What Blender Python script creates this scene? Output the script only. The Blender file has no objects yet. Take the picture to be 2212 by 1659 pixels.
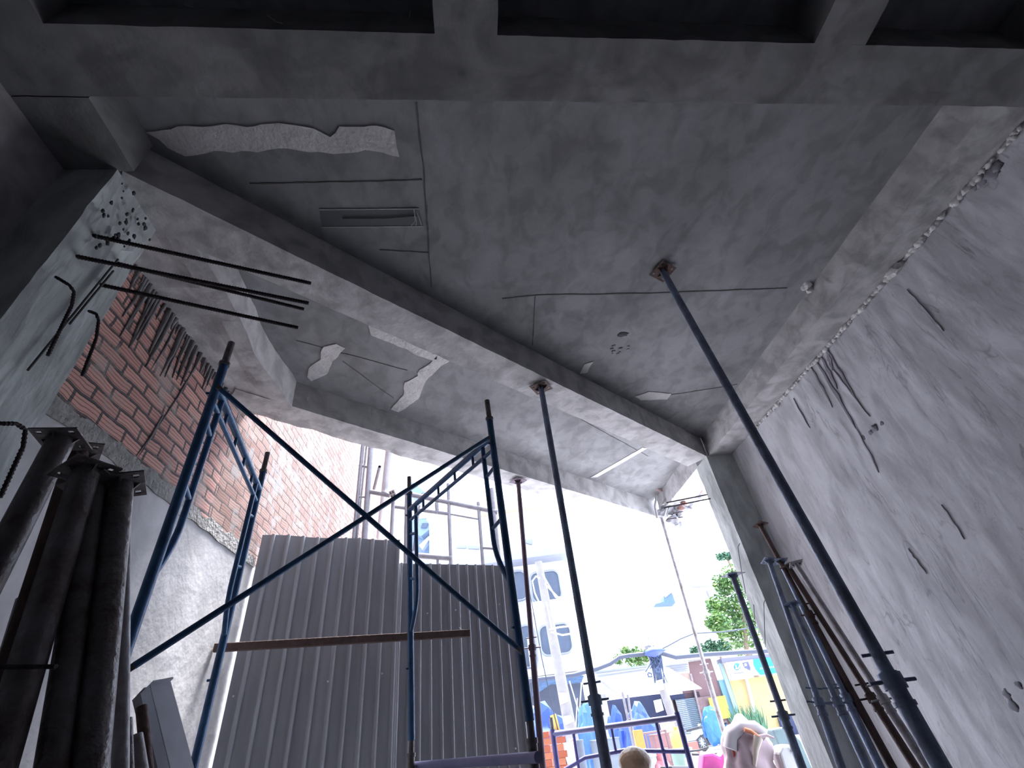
import bpy, bmesh, math, random
from mathutils import Vector, Matrix, noise
R = random.Random(11)
V = Vector
# ------------------------------------------------------------------ camera
FPX, CX, CY = 1000.0, 1106.0, 829.5
upc = V((925 - CX, -490 - CY, FPX)).normalized()
_vx = 1040 - CX
dep = V((_vx, -(upc.x * _vx + upc.z * FPX) / upc.y, FPX)).normalized()
rgt = dep.cross(upc)
if rgt.x < 0: rgt = -rgt
CAM = V((0, 0, 1.5))
def w(c): return V((rgt.dot(c), dep.dot(c), upc.dot(c)))
ax, ay, az = w(V((1, 0, 0))), w(V((0, 1, 0))), w(V((0, 0, 1)))
cam_d = bpy.data.cameras.new('camera'); cam = bpy.data.objects.new('camera', cam_d)
bpy.context.scene.collection.objects.link(cam)
cam_d.sensor_fit = 'HORIZONTAL'; cam_d.sensor_width = 36; cam_d.lens = 36 * FPX / 2212
cam_d.clip_start = .02; cam_d.clip_end = 500
m = Matrix(((ax.x, -ay.x, -az.x, CAM.x), (ax.y, -ay.y, -az.y, CAM.y), (ax.z, -ay.z, -az.z, CAM.z), (0, 0, 0, 1)))
cam.matrix_world = m
sc = bpy.context.scene; sc.camera = cam
HEAD = V((az.x, az.y, 0)).normalized(); RIGHT = V((HEAD.y, -HEAD.x, 0))
# ------------------------------------------------------------------ light
wd = bpy.data.worlds.new('sky'); sc.world = wd; wd.use_nodes = True
nt = wd.node_tree; bg = nt.nodes['Background']
bg.inputs[0].default_value = (0.70, 0.80, 1.0, 1); bg.inputs[1].default_value = 1.0
sun_d = bpy.data.lights.new('sun', 'SUN'); sun_d.energy = 5.0; sun_d.angle = math.radians(26); sun_d.color = (1, .97, .98)
sun = bpy.data.objects.new('sun', sun_d); sc.collection.objects.link(sun)
sun.rotation_euler = V((-0.09, -0.30, -0.95)).to_track_quat('-Z', 'Y').to_euler()
EXPO = 2.55
sc.view_settings.view_transform = 'Standard'; sc.view_settings.look = 'None'
sc.view_settings.gamma = 1; sc.view_settings.use_curve_mapping = False; sc.view_settings.exposure = EXPO
sc.cycles.max_bounces = 10; sc.cycles.diffuse_bounces = 6; sc.cycles.use_denoising = True
sc.cycles.sample_clamp_indirect = 6
# ------------------------------------------------------------------ pixel rays of the calibrated view -> points on real planes
def ray(x, y): return w(V((x - CX, y - CY, FPX)))
def onz(x, y, z): d = ray(x, y); return CAM + d * ((z - CAM.z) / d.z)
def onx(x, y, X): d = ray(x, y); return CAM + d * (X / d.x)
def ony(x, y, Y): d = ray(x, y); return CAM + d * (Y / d.y)
def onp(x, y, p, n): d = ray(x, y); return CAM + d * ((p - CAM).dot(n) / d.dot(n))
def S(x, y, D): d = ray(x, y); return CAM + d * (D / d.dot(HEAD))
# ------------------------------------------------------------------ materials
MATS = {}
def mat(name, col, rough=.8, metal=0., var=.0, scale=6., bump=.0, bscale=None, col2=None, stretch=(1, 1, 1), blot=None, trans=0., hair=None):
    if name in MATS: return MATS[name]
    mt = bpy.data.materials.new(name); mt.use_nodes = True; n = mt.node_tree.nodes; l = mt.node_tree.links
    b = n['Principled BSDF']; b.inputs['Roughness'].default_value = rough; b.inputs['Metallic'].default_value = metal
    c = tuple(col) + (1,)
    tc = n.new('ShaderNodeTexCoord'); mp = n.new('ShaderNodeMapping'); mp.inputs['Scale'].default_value = stretch
    l.new(tc.outputs['Object'], mp.inputs['Vector'])
    c2 = tuple(col2) + (1,) if col2 else tuple(max(0, q * (1 - var)) for q in col) + (1,)
    nz = n.new('ShaderNodeTexNoise'); nz.inputs['Scale'].default_value = scale; nz.inputs['Detail'].default_value = 6; nz.inputs['Roughness'].default_value = .65
    l.new(mp.outputs[0], nz.inputs['Vector'])
    rp = n.new('ShaderNodeValToRGB'); rp.color_ramp.elements[0].position = .32; rp.color_ramp.elements[1].position = .66
    rp.color_ramp.elements[0].color = c2; rp.color_ramp.elements[1].color = c
    l.new(nz.outputs['Fac'], rp.inputs[0]); out = rp.outputs[0]
    if blot:   # second, coarser layer of stains: (scale, strength, stretch)
        mp2 = n.new('ShaderNodeMapping'); mp2.inputs['Scale'].default_value = blot[2]; l.new(tc.outputs['Object'], mp2.inputs['Vector'])
        n2 = n.new('ShaderNodeTexNoise'); n2.inputs['Scale'].default_value = blot[0]; n2.inputs['Detail'].default_value = 8; n2.inputs['Distortion'].default_value = .6
        l.new(mp2.outputs[0], n2.inputs['Vector'])
        r2 = n.new('ShaderNodeValToRGB'); r2.color_ramp.elements[0].position = .38; r2.color_ramp.elements[1].position = .56
        k = 1 - blot[1]; r2.color_ramp.elements[0].color = (k, k, k, 1); r2.color_ramp.elements[1].color = (1, 1, 1, 1)
        l.new(n2.outputs['Fac'], r2.inputs[0])
        mx = n.new('ShaderNodeMix'); mx.data_type = 'RGBA'; mx.blend_type = 'MULTIPLY'; mx.inputs[0].default_value = 1
        l.new(out, mx.inputs[6]); l.new(r2.outputs[0], mx.inputs[7]); out = mx.outputs[2]
    if hair:   # hairline cracks and trowel marks: (scale, width, darkness, stretch)
        for hs, hw, hd, st2 in hair:
            mp3 = n.new('ShaderNodeMapping'); mp3.inputs['Scale'].default_value = st2; mp3.inputs['Rotation'].default_value = (.35, 0, 0); l.new(tc.outputs['Object'], mp3.inputs['Vector'])
            n4 = n.new('ShaderNodeTexNoise'); n4.inputs['Scale'].default_value = hs; n4.inputs['Detail'].default_value = 4; n4.inputs['Distortion'].default_value = 1.2; l.new(mp3.outputs[0], n4.inputs['Vector'])
            a1 = n.new('ShaderNodeMath'); a1.operation = 'SUBTRACT'; a1.inputs[1].default_value = .5; l.new(n4.outputs['Fac'], a1.inputs[0])
            a2 = n.new('ShaderNodeMath'); a2.operation = 'ABSOLUTE'; l.new(a1.outputs[0], a2.inputs[0])
            n5 = n.new('ShaderNodeTexNoise'); n5.inputs['Scale'].default_value = hs * .9; l.new(mp3.outputs[0], n5.inputs['Vector'])
            g1 = n.new('ShaderNodeMapRange'); g1.inputs[1].default_value = .47; g1.inputs[2].default_value = .60; g1.inputs[3].default_value = 0; g1.inputs[4].default_value = hd; l.new(n5.outputs['Fac'], g1.inputs[0])
            g2 = n.new('ShaderNodeMapRange'); g2.inputs[1].default_value = 0; g2.inputs[2].default_value = hw; g2.inputs[3].default_value = 1; g2.inputs[4].default_value = 0; l.new(a2.outputs[0], g2.inputs[0])
            g3 = n.new('ShaderNodeMath'); g3.operation = 'MULTIPLY'; l.new(g1.outputs[0], g3.inputs[0]); l.new(g2.outputs[0], g3.inputs[1])
            g4 = n.new('ShaderNodeMath'); g4.operation = 'SUBTRACT'; g4.inputs[0].default_value = 1; l.new(g3.outputs[0], g4.inputs[1])
            mx = n.new('ShaderNodeMix'); mx.data_type = 'RGBA'; mx.blend_type = 'MULTIPLY'; mx.inputs[0].default_value = 1
            l.new(out, mx.inputs[6]); l.new(g4.outputs[0], mx.inputs[7]); out = mx.outputs[2]
    l.new(out, b.inputs['Base Color'])
    if bump:
        n3 = n.new('ShaderNodeTexNoise'); n3.inputs['Scale'].default_value = bscale or scale * 4; n3.inputs['Detail'].default_value = 5
        l.new(mp.outputs[0], n3.inputs['Vector'])
        bp = n.new('ShaderNodeBump'); bp.inputs['Strength'].default_value = bump; bp.inputs['Distance'].default_value = .02
        l.new(n3.outputs['Fac'], bp.inputs['Height']); l.new(bp.outputs[0], b.inputs['Normal'])
    if trans: b.inputs['Transmission Weight'].default_value = trans
    MATS[name] = mt; return mt
def brick_mat(name, c1, c2, mortar, bw, bh, ms, axis='YZ', rib=True, patch=None, bump=.6):
    if name in MATS: return MATS[name]
    mt = bpy.data.materials.new(name); mt.use_nodes = True; n = mt.node_tree.nodes; l = mt.node_tree.links
    b = n['Principled BSDF']; b.inputs['Roughness'].default_value = .9
    tc = n.new('ShaderNodeTexCoord'); sp = n.new('ShaderNodeSeparateXYZ'); l.new(tc.outputs['Object'], sp.inputs[0])
    cb = n.new('ShaderNodeCombineXYZ'); l.new(sp.outputs[{'Y': 1, 'X': 0}[axis[0]]], cb.inputs[0]); l.new(sp.outputs[2], cb.inputs[1])
    wn = n.new('ShaderNodeTexNoise'); wn.inputs['Scale'].default_value = 5; wn.inputs['Detail'].default_value = 3; l.new(tc.outputs['Object'], wn.inputs['Vector'])
    wm = n.new('ShaderNodeVectorMath'); wm.operation = 'MULTIPLY_ADD'; wm.inputs[1].default_value = (.045, .045, 0)
    l.new(wn.outputs['Color'], wm.inputs[0]); l.new(cb.outputs[0], wm.inputs[2])
    br = n.new('ShaderNodeTexBrick'); br.inputs['Scale'].default_value = 1; br.inputs['Brick Width'].default_value = bw; br.inputs['Row Height'].default_value = bh
    br.inputs['Mortar Size'].default_value = ms; br.inputs['Color1'].default_value = tuple(c1) + (1,); br.inputs['Color2'].default_value = tuple(c2) + (1,)
    br.inputs['Mortar'].default_value = tuple(mortar) + (1,); br.inputs['Mortar Smooth'].default_value = .2
    l.new(wm.outputs[0], br.inputs['Vector'])
    out = br.outputs['Color']
    def mul(a, bb, f=1.):
        mx = n.new('ShaderNodeMix'); mx.data_type = 'RGBA'; mx.blend_type = 'MULTIPLY'; mx.inputs[0].default_value = f
        l.new(a, mx.inputs[6]); l.new(bb, mx.inputs[7]); return mx.outputs[2]
    if rib:
        wv = n.new('ShaderNodeMath'); wv.operation = 'MULTIPLY'; wv.inputs[1].default_value = 2 * math.pi * 4 / bh
        sy = n.new('ShaderNodeSeparateXYZ'); l.new(wm.outputs[0], sy.inputs[0]); l.new(sy.outputs[1], wv.inputs[0])
        sn = n.new('ShaderNodeMath'); sn.operation = 'SINE'; l.new(wv.outputs[0], sn.inputs[0])
        r3 = n.new('ShaderNodeValToRGB'); r3.color_ramp.elements[0].position = 0; r3.color_ramp.elements[0].color = (.42, .38, .38, 1)
        r3.color_ramp.elements[1].position = .3; r3.color_ramp.elements[1].color = (1, 1, 1, 1)
        mr = n.new('ShaderNodeMapRange'); mr.inputs[1].default_value = -1; l.new(sn.outputs[0], mr.inputs[0]); l.new(mr.outputs[0], r3.inputs[0])
        out = mul(out, r3.outputs[0])
    nz = n.new('ShaderNodeTexNoise'); nz.inputs['Scale'].default_value = 3.2; nz.inputs['Detail'].default_value = 8; nz.inputs['Roughness'].default_value = .7
    l.new(tc.outputs['Object'], nz.inputs['Vector'])
    r4 = n.new('ShaderNodeValToRGB'); r4.color_ramp.elements[0].position = .52; r4.color_ramp.elements[1].position = .6
    mx = n.new('ShaderNodeMix'); mx.data_type = 'RGBA'; l.new(nz.outputs['Fac'], r4.inputs[0]); l.new(r4.outputs[0], mx.inputs[0])
    pc = patch or (.38, .36, .35)
    l.new(out, mx.inputs[6]); mx.inputs[7].default_value = tuple(pc) + (1,)
    mf = n.new('ShaderNodeMath'); mf.operation = 'MULTIPLY'; mf.inputs[1].default_value = .55; l.new(r4.outputs[0], mf.inputs[0]); l.new(mf.outputs[0], mx.inputs[0])
    l.new(mx.outputs[2], b.inputs['Base Color'])
    bp = n.new('ShaderNodeBump'); bp.inputs['Strength'].default_value = bump; bp.inputs['Distance'].default_value = .012; bp.invert = True
    l.new(br.outputs['Fac'], bp.inputs['Height']); l.new(bp.outputs[0], b.inputs['Normal'])
    MATS[name] = mt; return mt
olddimcon = mat('old_dimmed_concrete', (.29, .29, .295), .9, 0, .4, 1.6, .3, 14, col2=(.20, .205, .205), blot=(4, .3, (1, 1, 1)))  # mould-dark concrete, darkened further to imitate the weak light overhead
concrete = mat('cast_concrete', (.46, .445, .45), .9, 0, .30, 2.2, .35, 18, blot=(4.5, .28, (1, 1, 1)))
ceilcon = mat('ceiling_concrete', (.325, .33, .345), .9, 0, .38, 1.3, .25, 14, blot=(7, .22, (1, .7, 1)))
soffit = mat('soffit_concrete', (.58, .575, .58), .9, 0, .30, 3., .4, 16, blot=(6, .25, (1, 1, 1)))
plaster = mat('wall_plaster', (.71, .73, .77), .85, 0, .22, 1.6, .7, 7, stretch=(1, 1.2, .7), blot=(2.6, .26, (1, 2.2, .6)), hair=((2.2, .018, .34, (1, 2.6, .45)), (5., .02, .2, (1, 2.8, .5))))
leftplaster = mat('left_plaster', (.53, .52, .53), .9, 0, .22, 2.2, .2, 20, blot=(3, .15, (1, 1, 1)))
colcon = mat('column_concrete', (.58, .62, .61), .9, 0, .28, 5, .6, 22, stretch=(1, 1, .35), blot=(6, .3, (1, 1, .4)))
patchm = mat('mortar_patch', (.66, .65, .65), .9, 0, .25, 5, .6, 25)
seamm = mat('seam_dark', (.13, .13, .13), .95, 0, .3, 10)
cavity = mat('cavity', (.05, .055, .06), .9)
brickin = brick_mat('clay_brick', (.60, .33, .28), (.44, .23, .20), (.10, .085, .085), .21, .085, .010, patch=(.34, .31, .29))
brickout = brick_mat('weathered_brick', (.38, .24, .20), (.29, .165, .135), (.09, .075, .075), .2, .085, .006, patch=(.32, .34, .34), rib=True)
floorm = mat('floor_concrete', (.20, .20, .21), .9, 0, .3, 1.5, .2)
street = mat('street', (.47, .47, .49), .9, 0, .15, .8)
bluepaint = mat('blue_paint', (.05, .14, .30), .4, .1, .5, 9, .15, 40, col2=(.03, .08, .17))
greysteel = mat('galvanised_steel', (.42, .43, .47), .5, .3, .5, 12, .2, 60, col2=(.22, .18, .17))
darksteel = mat('old_steel', (.22, .215, .225), .42, .35, .5, 14, .3, 60, col2=(.11, .08, .075))
rust = mat('rusty_steel', (.16, .105, .095), .85, .2, .4, 16, .4, 60)
rebarm = mat('rebar_steel', (.07, .055, .06), .8, .4, .3, 30, .5, 90)
propglare = mat('glare_tinted_steel', (.24, .32, .46), .45, .15, .4, 10, .3, 50, col2=(.15, .16, .22))  # steel made lighter and bluer: lens glare put into the base colour
paleblue = mat('lilac_pipe_paint', (.20, .20, .36), .5, .3, .2, 10)
sheetm = mat('sheet_metal', (.44, .45, .49), .45, .3, .22, 3, .05, 20, stretch=(3, 3, .4))
channelm = mat('channel_steel', (.66, .67, .74), .45, .5, .2, 8)
pvc = mat('pvc_pipe', (.36, .36, .40), .4, 0, .15, 8)
outpipe = mat('outdoor_pipe', (.20, .19, .21), .6, .3, .3, 12)
# ------------------------------------------------------------------ mesh builder
COL = sc.collection
class MB:
    def __init__(s): s.v = []; s.f = []; s.sm = []
    def add(s, vs, fs, smooth=False):
        o = len(s.v); s.v += [V(p) for p in vs]; s.f += [tuple(i + o for i in f) for f in fs]; s.sm += [smooth] * len(fs); return s
    def tube(s, pts, r, seg=14, caps=True, r2=None, bore=0):
        pts = [V(p) for p in pts]; n = len(pts); rings = []; t0 = (pts[1] - pts[0]).normalized()
        a = t0.cross(V((0, 0, 1)) if abs(t0.z) < .95 else V((1, 0, 0))).normalized()
        for i, p in enumerate(pts):
            t = ((pts[min(i + 1, n - 1)] - p).normalized() + (p - pts[max(i - 1, 0)]).normalized())
            t = t.normalized() if t.length > 1e-6 else t0
            a = (a - t * a.dot(t)).normalized(); b = t.cross(a)
            rr = r if r2 is None else r + (r2 - r) * i / (n - 1)
            rings.append([p + (a * math.cos(2 * math.pi * k / seg) + b * math.sin(2 * math.pi * k / seg)) * rr for k in range(seg)])
        vs = [q for g in rings for q in g]
        s.add(vs, [(i * seg + k, i * seg + (k + 1) % seg, (i + 1) * seg + (k + 1) % seg, (i + 1) * seg + k) for i in range(n - 1) for k in range(seg)], True)
        if caps:
            s.add(rings[0], [tuple(range(seg))[::-1]]); 
            if bore:   # open mouth: short inner bore at the last end
                c = pts[-1]; t = (pts[-1] - pts[-2]).normalized(); inn = [c + (q - c) * .88 for q in rings[-1]]; dp = [q - t * bore for q in inn]
                s.add(rings[-1] + inn + dp, [(k, (k + 1) % seg, seg + (k + 1) % seg, seg + k) for k in range(seg)] +
                      [(seg + k, seg + (k + 1) % seg, 2 * seg + (k + 1) % seg, 2 * seg + k) for k in range(seg)] + [tuple(range(2 * seg, 3 * seg))])
            else: s.add(rings[-1], [tuple(range(seg))])
        return s
    def obox(s, c, x, y, z):   # centre and three half-extent vectors
        c = V(c); x = V(x); y = V(y); z = V(z)
        vs = [c + x * i + y * j + z * k for i in (-1, 1) for j in (-1, 1) for k in (-1, 1)]
        return s.add(vs, [(0, 1, 3, 2), (4, 6, 7, 5), (0, 4, 5, 1), (2, 3, 7, 6), (0, 2, 6, 4), (1, 5, 7, 3)])
    def box(s, a, b):
        a = V(a); b = V(b); d = (b - a) / 2
        return s.obox((a + b) / 2, (d.x, 0, 0), (0, d.y, 0), (0, 0, d.z))
    def beam(s, a, b, wd, ht):   # bar of rectangular section from a to b
        a = V(a); b = V(b); t = (b - a).normalized(); x = t.cross(V((0, 0, 1)) if abs(t.z) < .95 else V((1, 0, 0))).normalized(); z = x.cross(t)
        return s.obox((a + b) / 2, (b - a) / 2, x * wd / 2, z * ht / 2)
    def prism(s, poly, off):   # polygon (3D points) extruded by a vector
        n = len(poly); off = V(off); vs = [V(p) for p in poly] + [V(p) + off for p in poly]
        return s.add(vs, [tuple(range(n))[::-1], tuple(range(n, 2 * n))] + [(i, (i + 1) % n, n + (i + 1) % n, n + i) for i in range(n)])
    def lump(s, c, r, sq=(1, 1, 1), seed=0, amp=.25, sub=2, smooth=True):
        bm = bmesh.new(); bmesh.ops.create_icosphere(bm, subdivisions=sub, radius=1); c = V(c)
        vs = []
        for v in bm.verts:
            k = 1 + amp * noise.noise(v.co * 1.7 + V((seed * 3.1, seed, 0)))
            vs.append(c + V((v.co.x * sq[0], v.co.y * sq[1], v.co.z * sq[2])) * r * k)
        fs = [tuple(v.index for v in f.verts) for f in bm.faces]; bm.free()
        return s.add(vs, fs, smooth)
    def build(s, name, mt, parent=None, bevel=0, fixn=True):
        root = parent
        while root is not None and root.parent is not None: root = root.parent
        o0 = root.location.copy() if root is not None else V((0, 0, 0))
        me = bpy.data.meshes.new(name); me.from_pydata([tuple(p - o0) for p in s.v], [], s.f)
        for p, q in zip(me.polygons, s.sm): p.use_smooth = q
        if fixn:
            bm = bmesh.new(); bm.from_mesh(me); bmesh.ops.recalc_face_normals(bm, faces=bm.faces); bm.to_mesh(me); bm.free()
        me.materials.append(mt); o = bpy.data.objects.new(name, me); COL.objects.link(o)
        if parent is not None: o.parent = parent
        if bevel:
            b = o.modifiers.new('bevel', 'BEVEL'); b.width = bevel; b.segments = 2; b.limit_method = 'ANGLE'
        return o
def tag(o, label, cat, group=None, kind=None):
    if label: o['label'] = label
    if cat: o['category'] = cat
    if group: o['group'] = group
    if kind: o['kind'] = kind
    return o
def thing(name, loc, label, cat, group=None):
    o = bpy.data.objects.new(name, None); COL.objects.link(o); o.location = loc; o.empty_display_size = .1
    return tag(o, label, cat, group)
def struct(o, label): o['kind'] = 'structure'; o['label'] = label; return o
def fbm(p, sc_): return noise.noise(p * sc_) * .6 + noise.noise(p * sc_ * 2.3) * .3 + noise.noise(p * sc_ * 5.1) * .15
def rough_slab(name, mt, O, X, Y, Z, cell=.07, amp=.004, label='', parent=None, ragged=None):
    """box from corner O along the edge vectors X, Y, Z, faces gridded and pushed about like poured concrete"""
    O = V(O); X = V(X); Y = V(Y); Z = V(Z); bm = bmesh.new()
    def grid(o, a, b):
        na = max(1, min(90, int(a.length / cell))); nb = max(1, min(60, int(b.length / cell)))
        g = [[bm.verts.new(o + a * i / na + b * j / nb) for j in range(nb + 1)] for i in range(na + 1)]
        for i in range(na):
            for j in range(nb): bm.faces.new((g[i][j], g[i + 1][j], g[i + 1][j + 1], g[i][j + 1]))
    for o, a, b in ((O, X, Y), (O + Z, X, Y), (O, X, Z), (O + Y, X, Z), (O, Y, Z), (O + X, Y, Z)): grid(o, a, b)
    bmesh.ops.remove_doubles(bm, verts=bm.verts, dist=1e-4)
    cen = O + (X + Y + Z) / 2
    for v in bm.verts:
        k = amp * fbm(v.co, 6.); d = V((fbm(v.co + V((9, 0, 0)), 7.), fbm(v.co + V((0, 9, 0)), 7.), fbm(v.co + V((0, 0, 9)), 7.))) * amp
        if ragged: d += ragged(v.co)
        v.co += d
    bmesh.ops.recalc_face_normals(bm, faces=bm.faces)
    me = bpy.data.meshes.new(name); bm.to_mesh(me); bm.free(); me.materials.append(mt)
    o = bpy.data.objects.new(name, me); COL.objects.link(o); o['kind'] = 'structure'
    if label: o['label'] = label
    return o
# ------------------------------------------------------------------ setting: shell of the ground floor
D1 = V((.783, .622, 0)); N1 = V((-.622, .783, 0))      # facade direction and its outward normal
P0 = V((-1.663, 1.319, 4.0)); P1 = V((-1.613, 3.265, 4.0))
WL, WR, ZS = -1.93, 3.33, 4.27
# floor / street
fl = MB().box((-2.4, -5, -.15), (3.8, 6.4, 0)).build('floor', floorm); struct(fl, 'bare concrete floor of the unfinished ground floor')
st = MB().box((-60, 6.4, -.3), (80, 130, -.02)).build('street', street); struct(st, 'pale street outside'); 
side = MB().box((-60, -10, -.3), (-2.4, 6.4, -.02)).box((3.8, -10, -.3), (80, 6.4, -.02)).build('side_lot', street); struct(side, 'bare ground beside the building')
# slab as polygon
f0 = P1 + N1 * .30
def line_at(p, X): return V((X, p.y + (X - p.x) * D1.y / D1.x, 0))
a_, b_ = line_at(f0, -1.95), line_at(f0, 2.99)
m_ = line_at(P0 + N1 * .15, 2.99); m2_ = line_at(P0 + N1 * .15, 3.5)
poly = [V((-2.4, -5, ZS)), V((3.7, -5, ZS)), V((3.7, 5.15, ZS)), V((2.99, 5.15, ZS)), V((2.99, b_.y, ZS)), V((-2.1, a_.y - .1, ZS)), V((-2.4, a_.y - .1, ZS))]
ceil = MB().prism(poly, (0, 0, .16)).build('ceiling', ceilcon); struct(ceil, 'rough cast concrete ceiling slab')
def S_beam(O, X, Y, Z, name, label, mt=soffit, amp=.006, ragged=None, cell=.06):
    return rough_slab(name, mt, O, X, Y, Z, cell, amp, label, None, ragged)
Lm = (line_at(P0, 3.0) - V((P0.x, P0.y, 0))).length
S_beam(P0 + V((0, 0, 0)), D1 * (Lm + .02), N1 * .29, (0, 0, ZS - 4), 'trim_1', 'slanting concrete beam across the ceiling between the two columns')
Q1 = P1 + N1 * .068 - D1 * .25
Lf = (line_at(Q1, 2.99) - V((Q1.x, Q1.y, 0))).length
def rag(c):
    d = (V((c.x, c.y, 0)) - V((Q1.x, Q1.y, 0))).dot(N1)
    if c.z < 4.03 and d > .2: return N1 * (.05 * fbm(c, 3.)) + V((0, 0, .02 * fbm(c, 8)))
    return V((0, 0, 0))
S_beam(Q1, D1 * Lf, N1 * .29, (0, 0, ZS - 4), 'trim_2', 'ragged-edged concrete edge beam over the opening to the street', ragged=rag, cell=.04)
S_beam((-1.98, .70, 4), (5.4, 0, 0), (0, .27, 0), (0, 0, .27), 'trim_3', 'straight concrete beam across the ceiling overhead', olddimcon)
S_beam((WL - .05, -4.9, 4), (.37, 0, 0), (0, 5.6, 0), (0, 0, .27), 'trim_4', 'concrete beam along the left wall behind the overhead beam', olddimcon)
S_beam((WL - .05, .975, 4), (.37, 0, 0), (0, .345, 0), (0, 0, .27), 'trim_5', 'short concrete beam running to the left column', olddimcon)
S_beam((WL - .03, 1.66, 4.0), (.44, 0, 0), (0, 1.9, 0), (0, 0, .27), 'trim_6', 'broad concrete beam over the brick wall', amp=.012, ragged=lambda c: V((.05 * noise.noise(V((c.y * 1.6, 0, 3))), 0, .015 * fbm(c, 5))) if c.x > -1.7 else V((0, 0, .01)))
S_beam((3.02, .97, 4), (.36, 0, 0), (0, 4.15, 0), (0, 0, .27), 'trim_7', 'concrete beam along the right wall')
S_beam((3.02, -4.9, 4), (.36, 0, 0), (0, 5.6, 0), (0, 0, .27), 'trim_8', 'concrete beam along the right wall behind the overhead beam', olddimcon)
S_beam((-.035, -4.9, 4), (.28, 0, 0), (0, 5.6, 0), (0, 0, .27), 'trim_9', 'concrete beam running overhead behind the cross beam', olddimcon)
S_beam((1.79, -4.9, 4.0), (.27, 0, 0), (0, 5.6, 0), (0, 0, .27), 'trim_10', 'right one of the two beams running back overhead', olddimcon)
S_beam((2.99, 5.31, 4), (.36, 0, 0), (0, 1.55, 0), (0, 0, .27), 'trim_11', 'broken beam stub beyond the right column', ragged=lambda c: V((0, .12 * fbm(c, 5), .05 * fbm(c, 7))) if c.y > 6.0 else V((0, 0, 0)))
ceil2 = MB().box((2.992, 5.152, ZS), (3.4, 6.9, ZS + .16)).build('ceiling_2', ceilcon); struct(ceil2, 'end of the slab beyond the right column')
# walls
wr = rough_slab('wall_right', plaster, (WR, -5, 0), (.22, 0, 0), (0, 10.12, 0), (0, 0, 4.3), .12, .008, 'grey trowelled plaster wall on the right')
wb = rough_slab('wall_back', olddimcon, (-2.2, -5.2, 0), (6, 0, 0), (0, .2, 0), (0, 0, 4.3), .4, .0, 'plaster wall behind')
wl = rough_slab('wall_left', leftplaster, (WL - .25, -5, 0), (.25, 0, 0), (0, 9.45, 0), (0, 0, 2.96), .1, .006, 'pale cement plaster on the lower left wall')
wu = MB().box((WL - .25, -5, 2.96), (WL, 1.6, 4.3)).build('wall_left_upper', concrete); struct(wu, 'dark upper part of the left wall')
bk = rough_slab('wall_brick', brickin, (WL - .25, 1.6, 2.94), (.25, 0, 0), (0, 1.86, 0), (0, 0, 1.07), .06, .006, 'ribbed red hollow brick wall above the plaster')
bk2 = rough_slab('wall_neighbour', brickout, (WL - .25, 3.46, 2.94), (.25, 0, 0), (0, 8.5, 0), (0, 0, 6.5), .12, .008, 'tall sunlit brick wall of the next building')
bk3 = MB().box((WL - .25, 4.45, 0), (WL, 11.9, 2.94)).build('wall_neighbour_base', leftplaster); struct(bk3, 'plastered foot of the neighbouring wall')
# plaster feathering: ragged grey strip between brick and plaster
mb = MB(); ys = [1.62 + i * .045 for i in range(62)]
lo = [V((WL, y, 2.925 + .03 * noise.noise(V((y * 5, 7, 0))))) for y in ys]; hi = [V((WL, y, 3.03 + .07 * noise.noise(V((y * 2.2, 1, 0))) + .035 * noise.noise(V((y * 9, 0, 0))))) for y in ys]
for i in range(len(ys) - 1): mb.prism([lo[i], lo[i + 1], hi[i + 1], hi[i]], (.009, 0, 0))
mb.build('plaster_edge', mat('rough_mortar', (.33, .32, .31), .95, 0, .5, 14, .9, 40), wl)
# hanging mortar slurry at the top of the brickwork
slurry = mat('cement_slurry', (.27, .26, .27), .95, 0, .5, 16, .8, 50, stretch=(1, 1, .3))
mb = MB(); y = 1.66
while y < 3.2:
    wdt = R.uniform(.012, .05); L = R.uniform(.05, .2) + (.28 if 2.0 < y < 2.75 and R.random() < .7 else 0)
    mb.tube([V((WL + .004, y, 4.02)), V((WL + .006, y + R.uniform(-.01, .01), 4 - L * .5)), V((WL + .002, y + R.uniform(-.012, .012), 4 - L))], wdt * .5, 7, r2=.004)
    y += wdt * R.uniform(.8, 1.7)
mb.build('cement_run', slurry, bk)
# three long vertical drips of cement on the brick
for px in ((385, 690, 325, 800), (440, 760, 300, 985), (350, 900, 290, 990)):
    a = onx(px[0], px[1], WL); b = onx(px[2], px[3], WL)
    MB().tube([a, (a + b) / 2 + V((.004, .012, 0)), b], .009, 7, r2=.003).build('cement_run', slurry, bk)
# columns
cl = rough_slab('column_left', colcon, (WL - .02, 1.31, 0), (.268, 0, 0), (0, .35, 0), (0, 0, 4.0), .045, .007, 'pale concrete column at the left with bars sticking out',
    ragged=lambda c: V((-.022 * max(0, noise.noise(c * 11)) * (1 if c.z > 3.35 else .0), 0, 0)) if c.x > -1.7 else V((0, 0, 0)))
cr = rough_slab('column_right', colcon, (2.98, 5.0, 0), (.37, 0, 0), (0, .33, 0), (0, 0, 4.0), .05, .007, 'concrete column at the right edge of the opening',
    ragged=lambda c: V((0, .035 * fbm(c, 4), 0)) if c.y > 5.3 else V((0, 0, 0)))
# grooves and pitting on the left column
for a, b in (((255, 560), (60, 800)), ((245, 585), (150, 700))):
    p, q = onx(*a, -1.655), onx(*b, -1.655)
    MB().tube([p, q], .0045, 8).build('groove', seamm, cl)
mb = MB()
for i in range(46):
    p = onx(R.uniform(205, 335), R.uniform(385, 540), -1.657)
    if 1.34 < p.y < 1.64 and p.z < 3.98: mb.lump(p, R.uniform(.005, .013), (.5, 1, 1.6), i, .5, 1)
mb.build('pit', cavity, cl)
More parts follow.
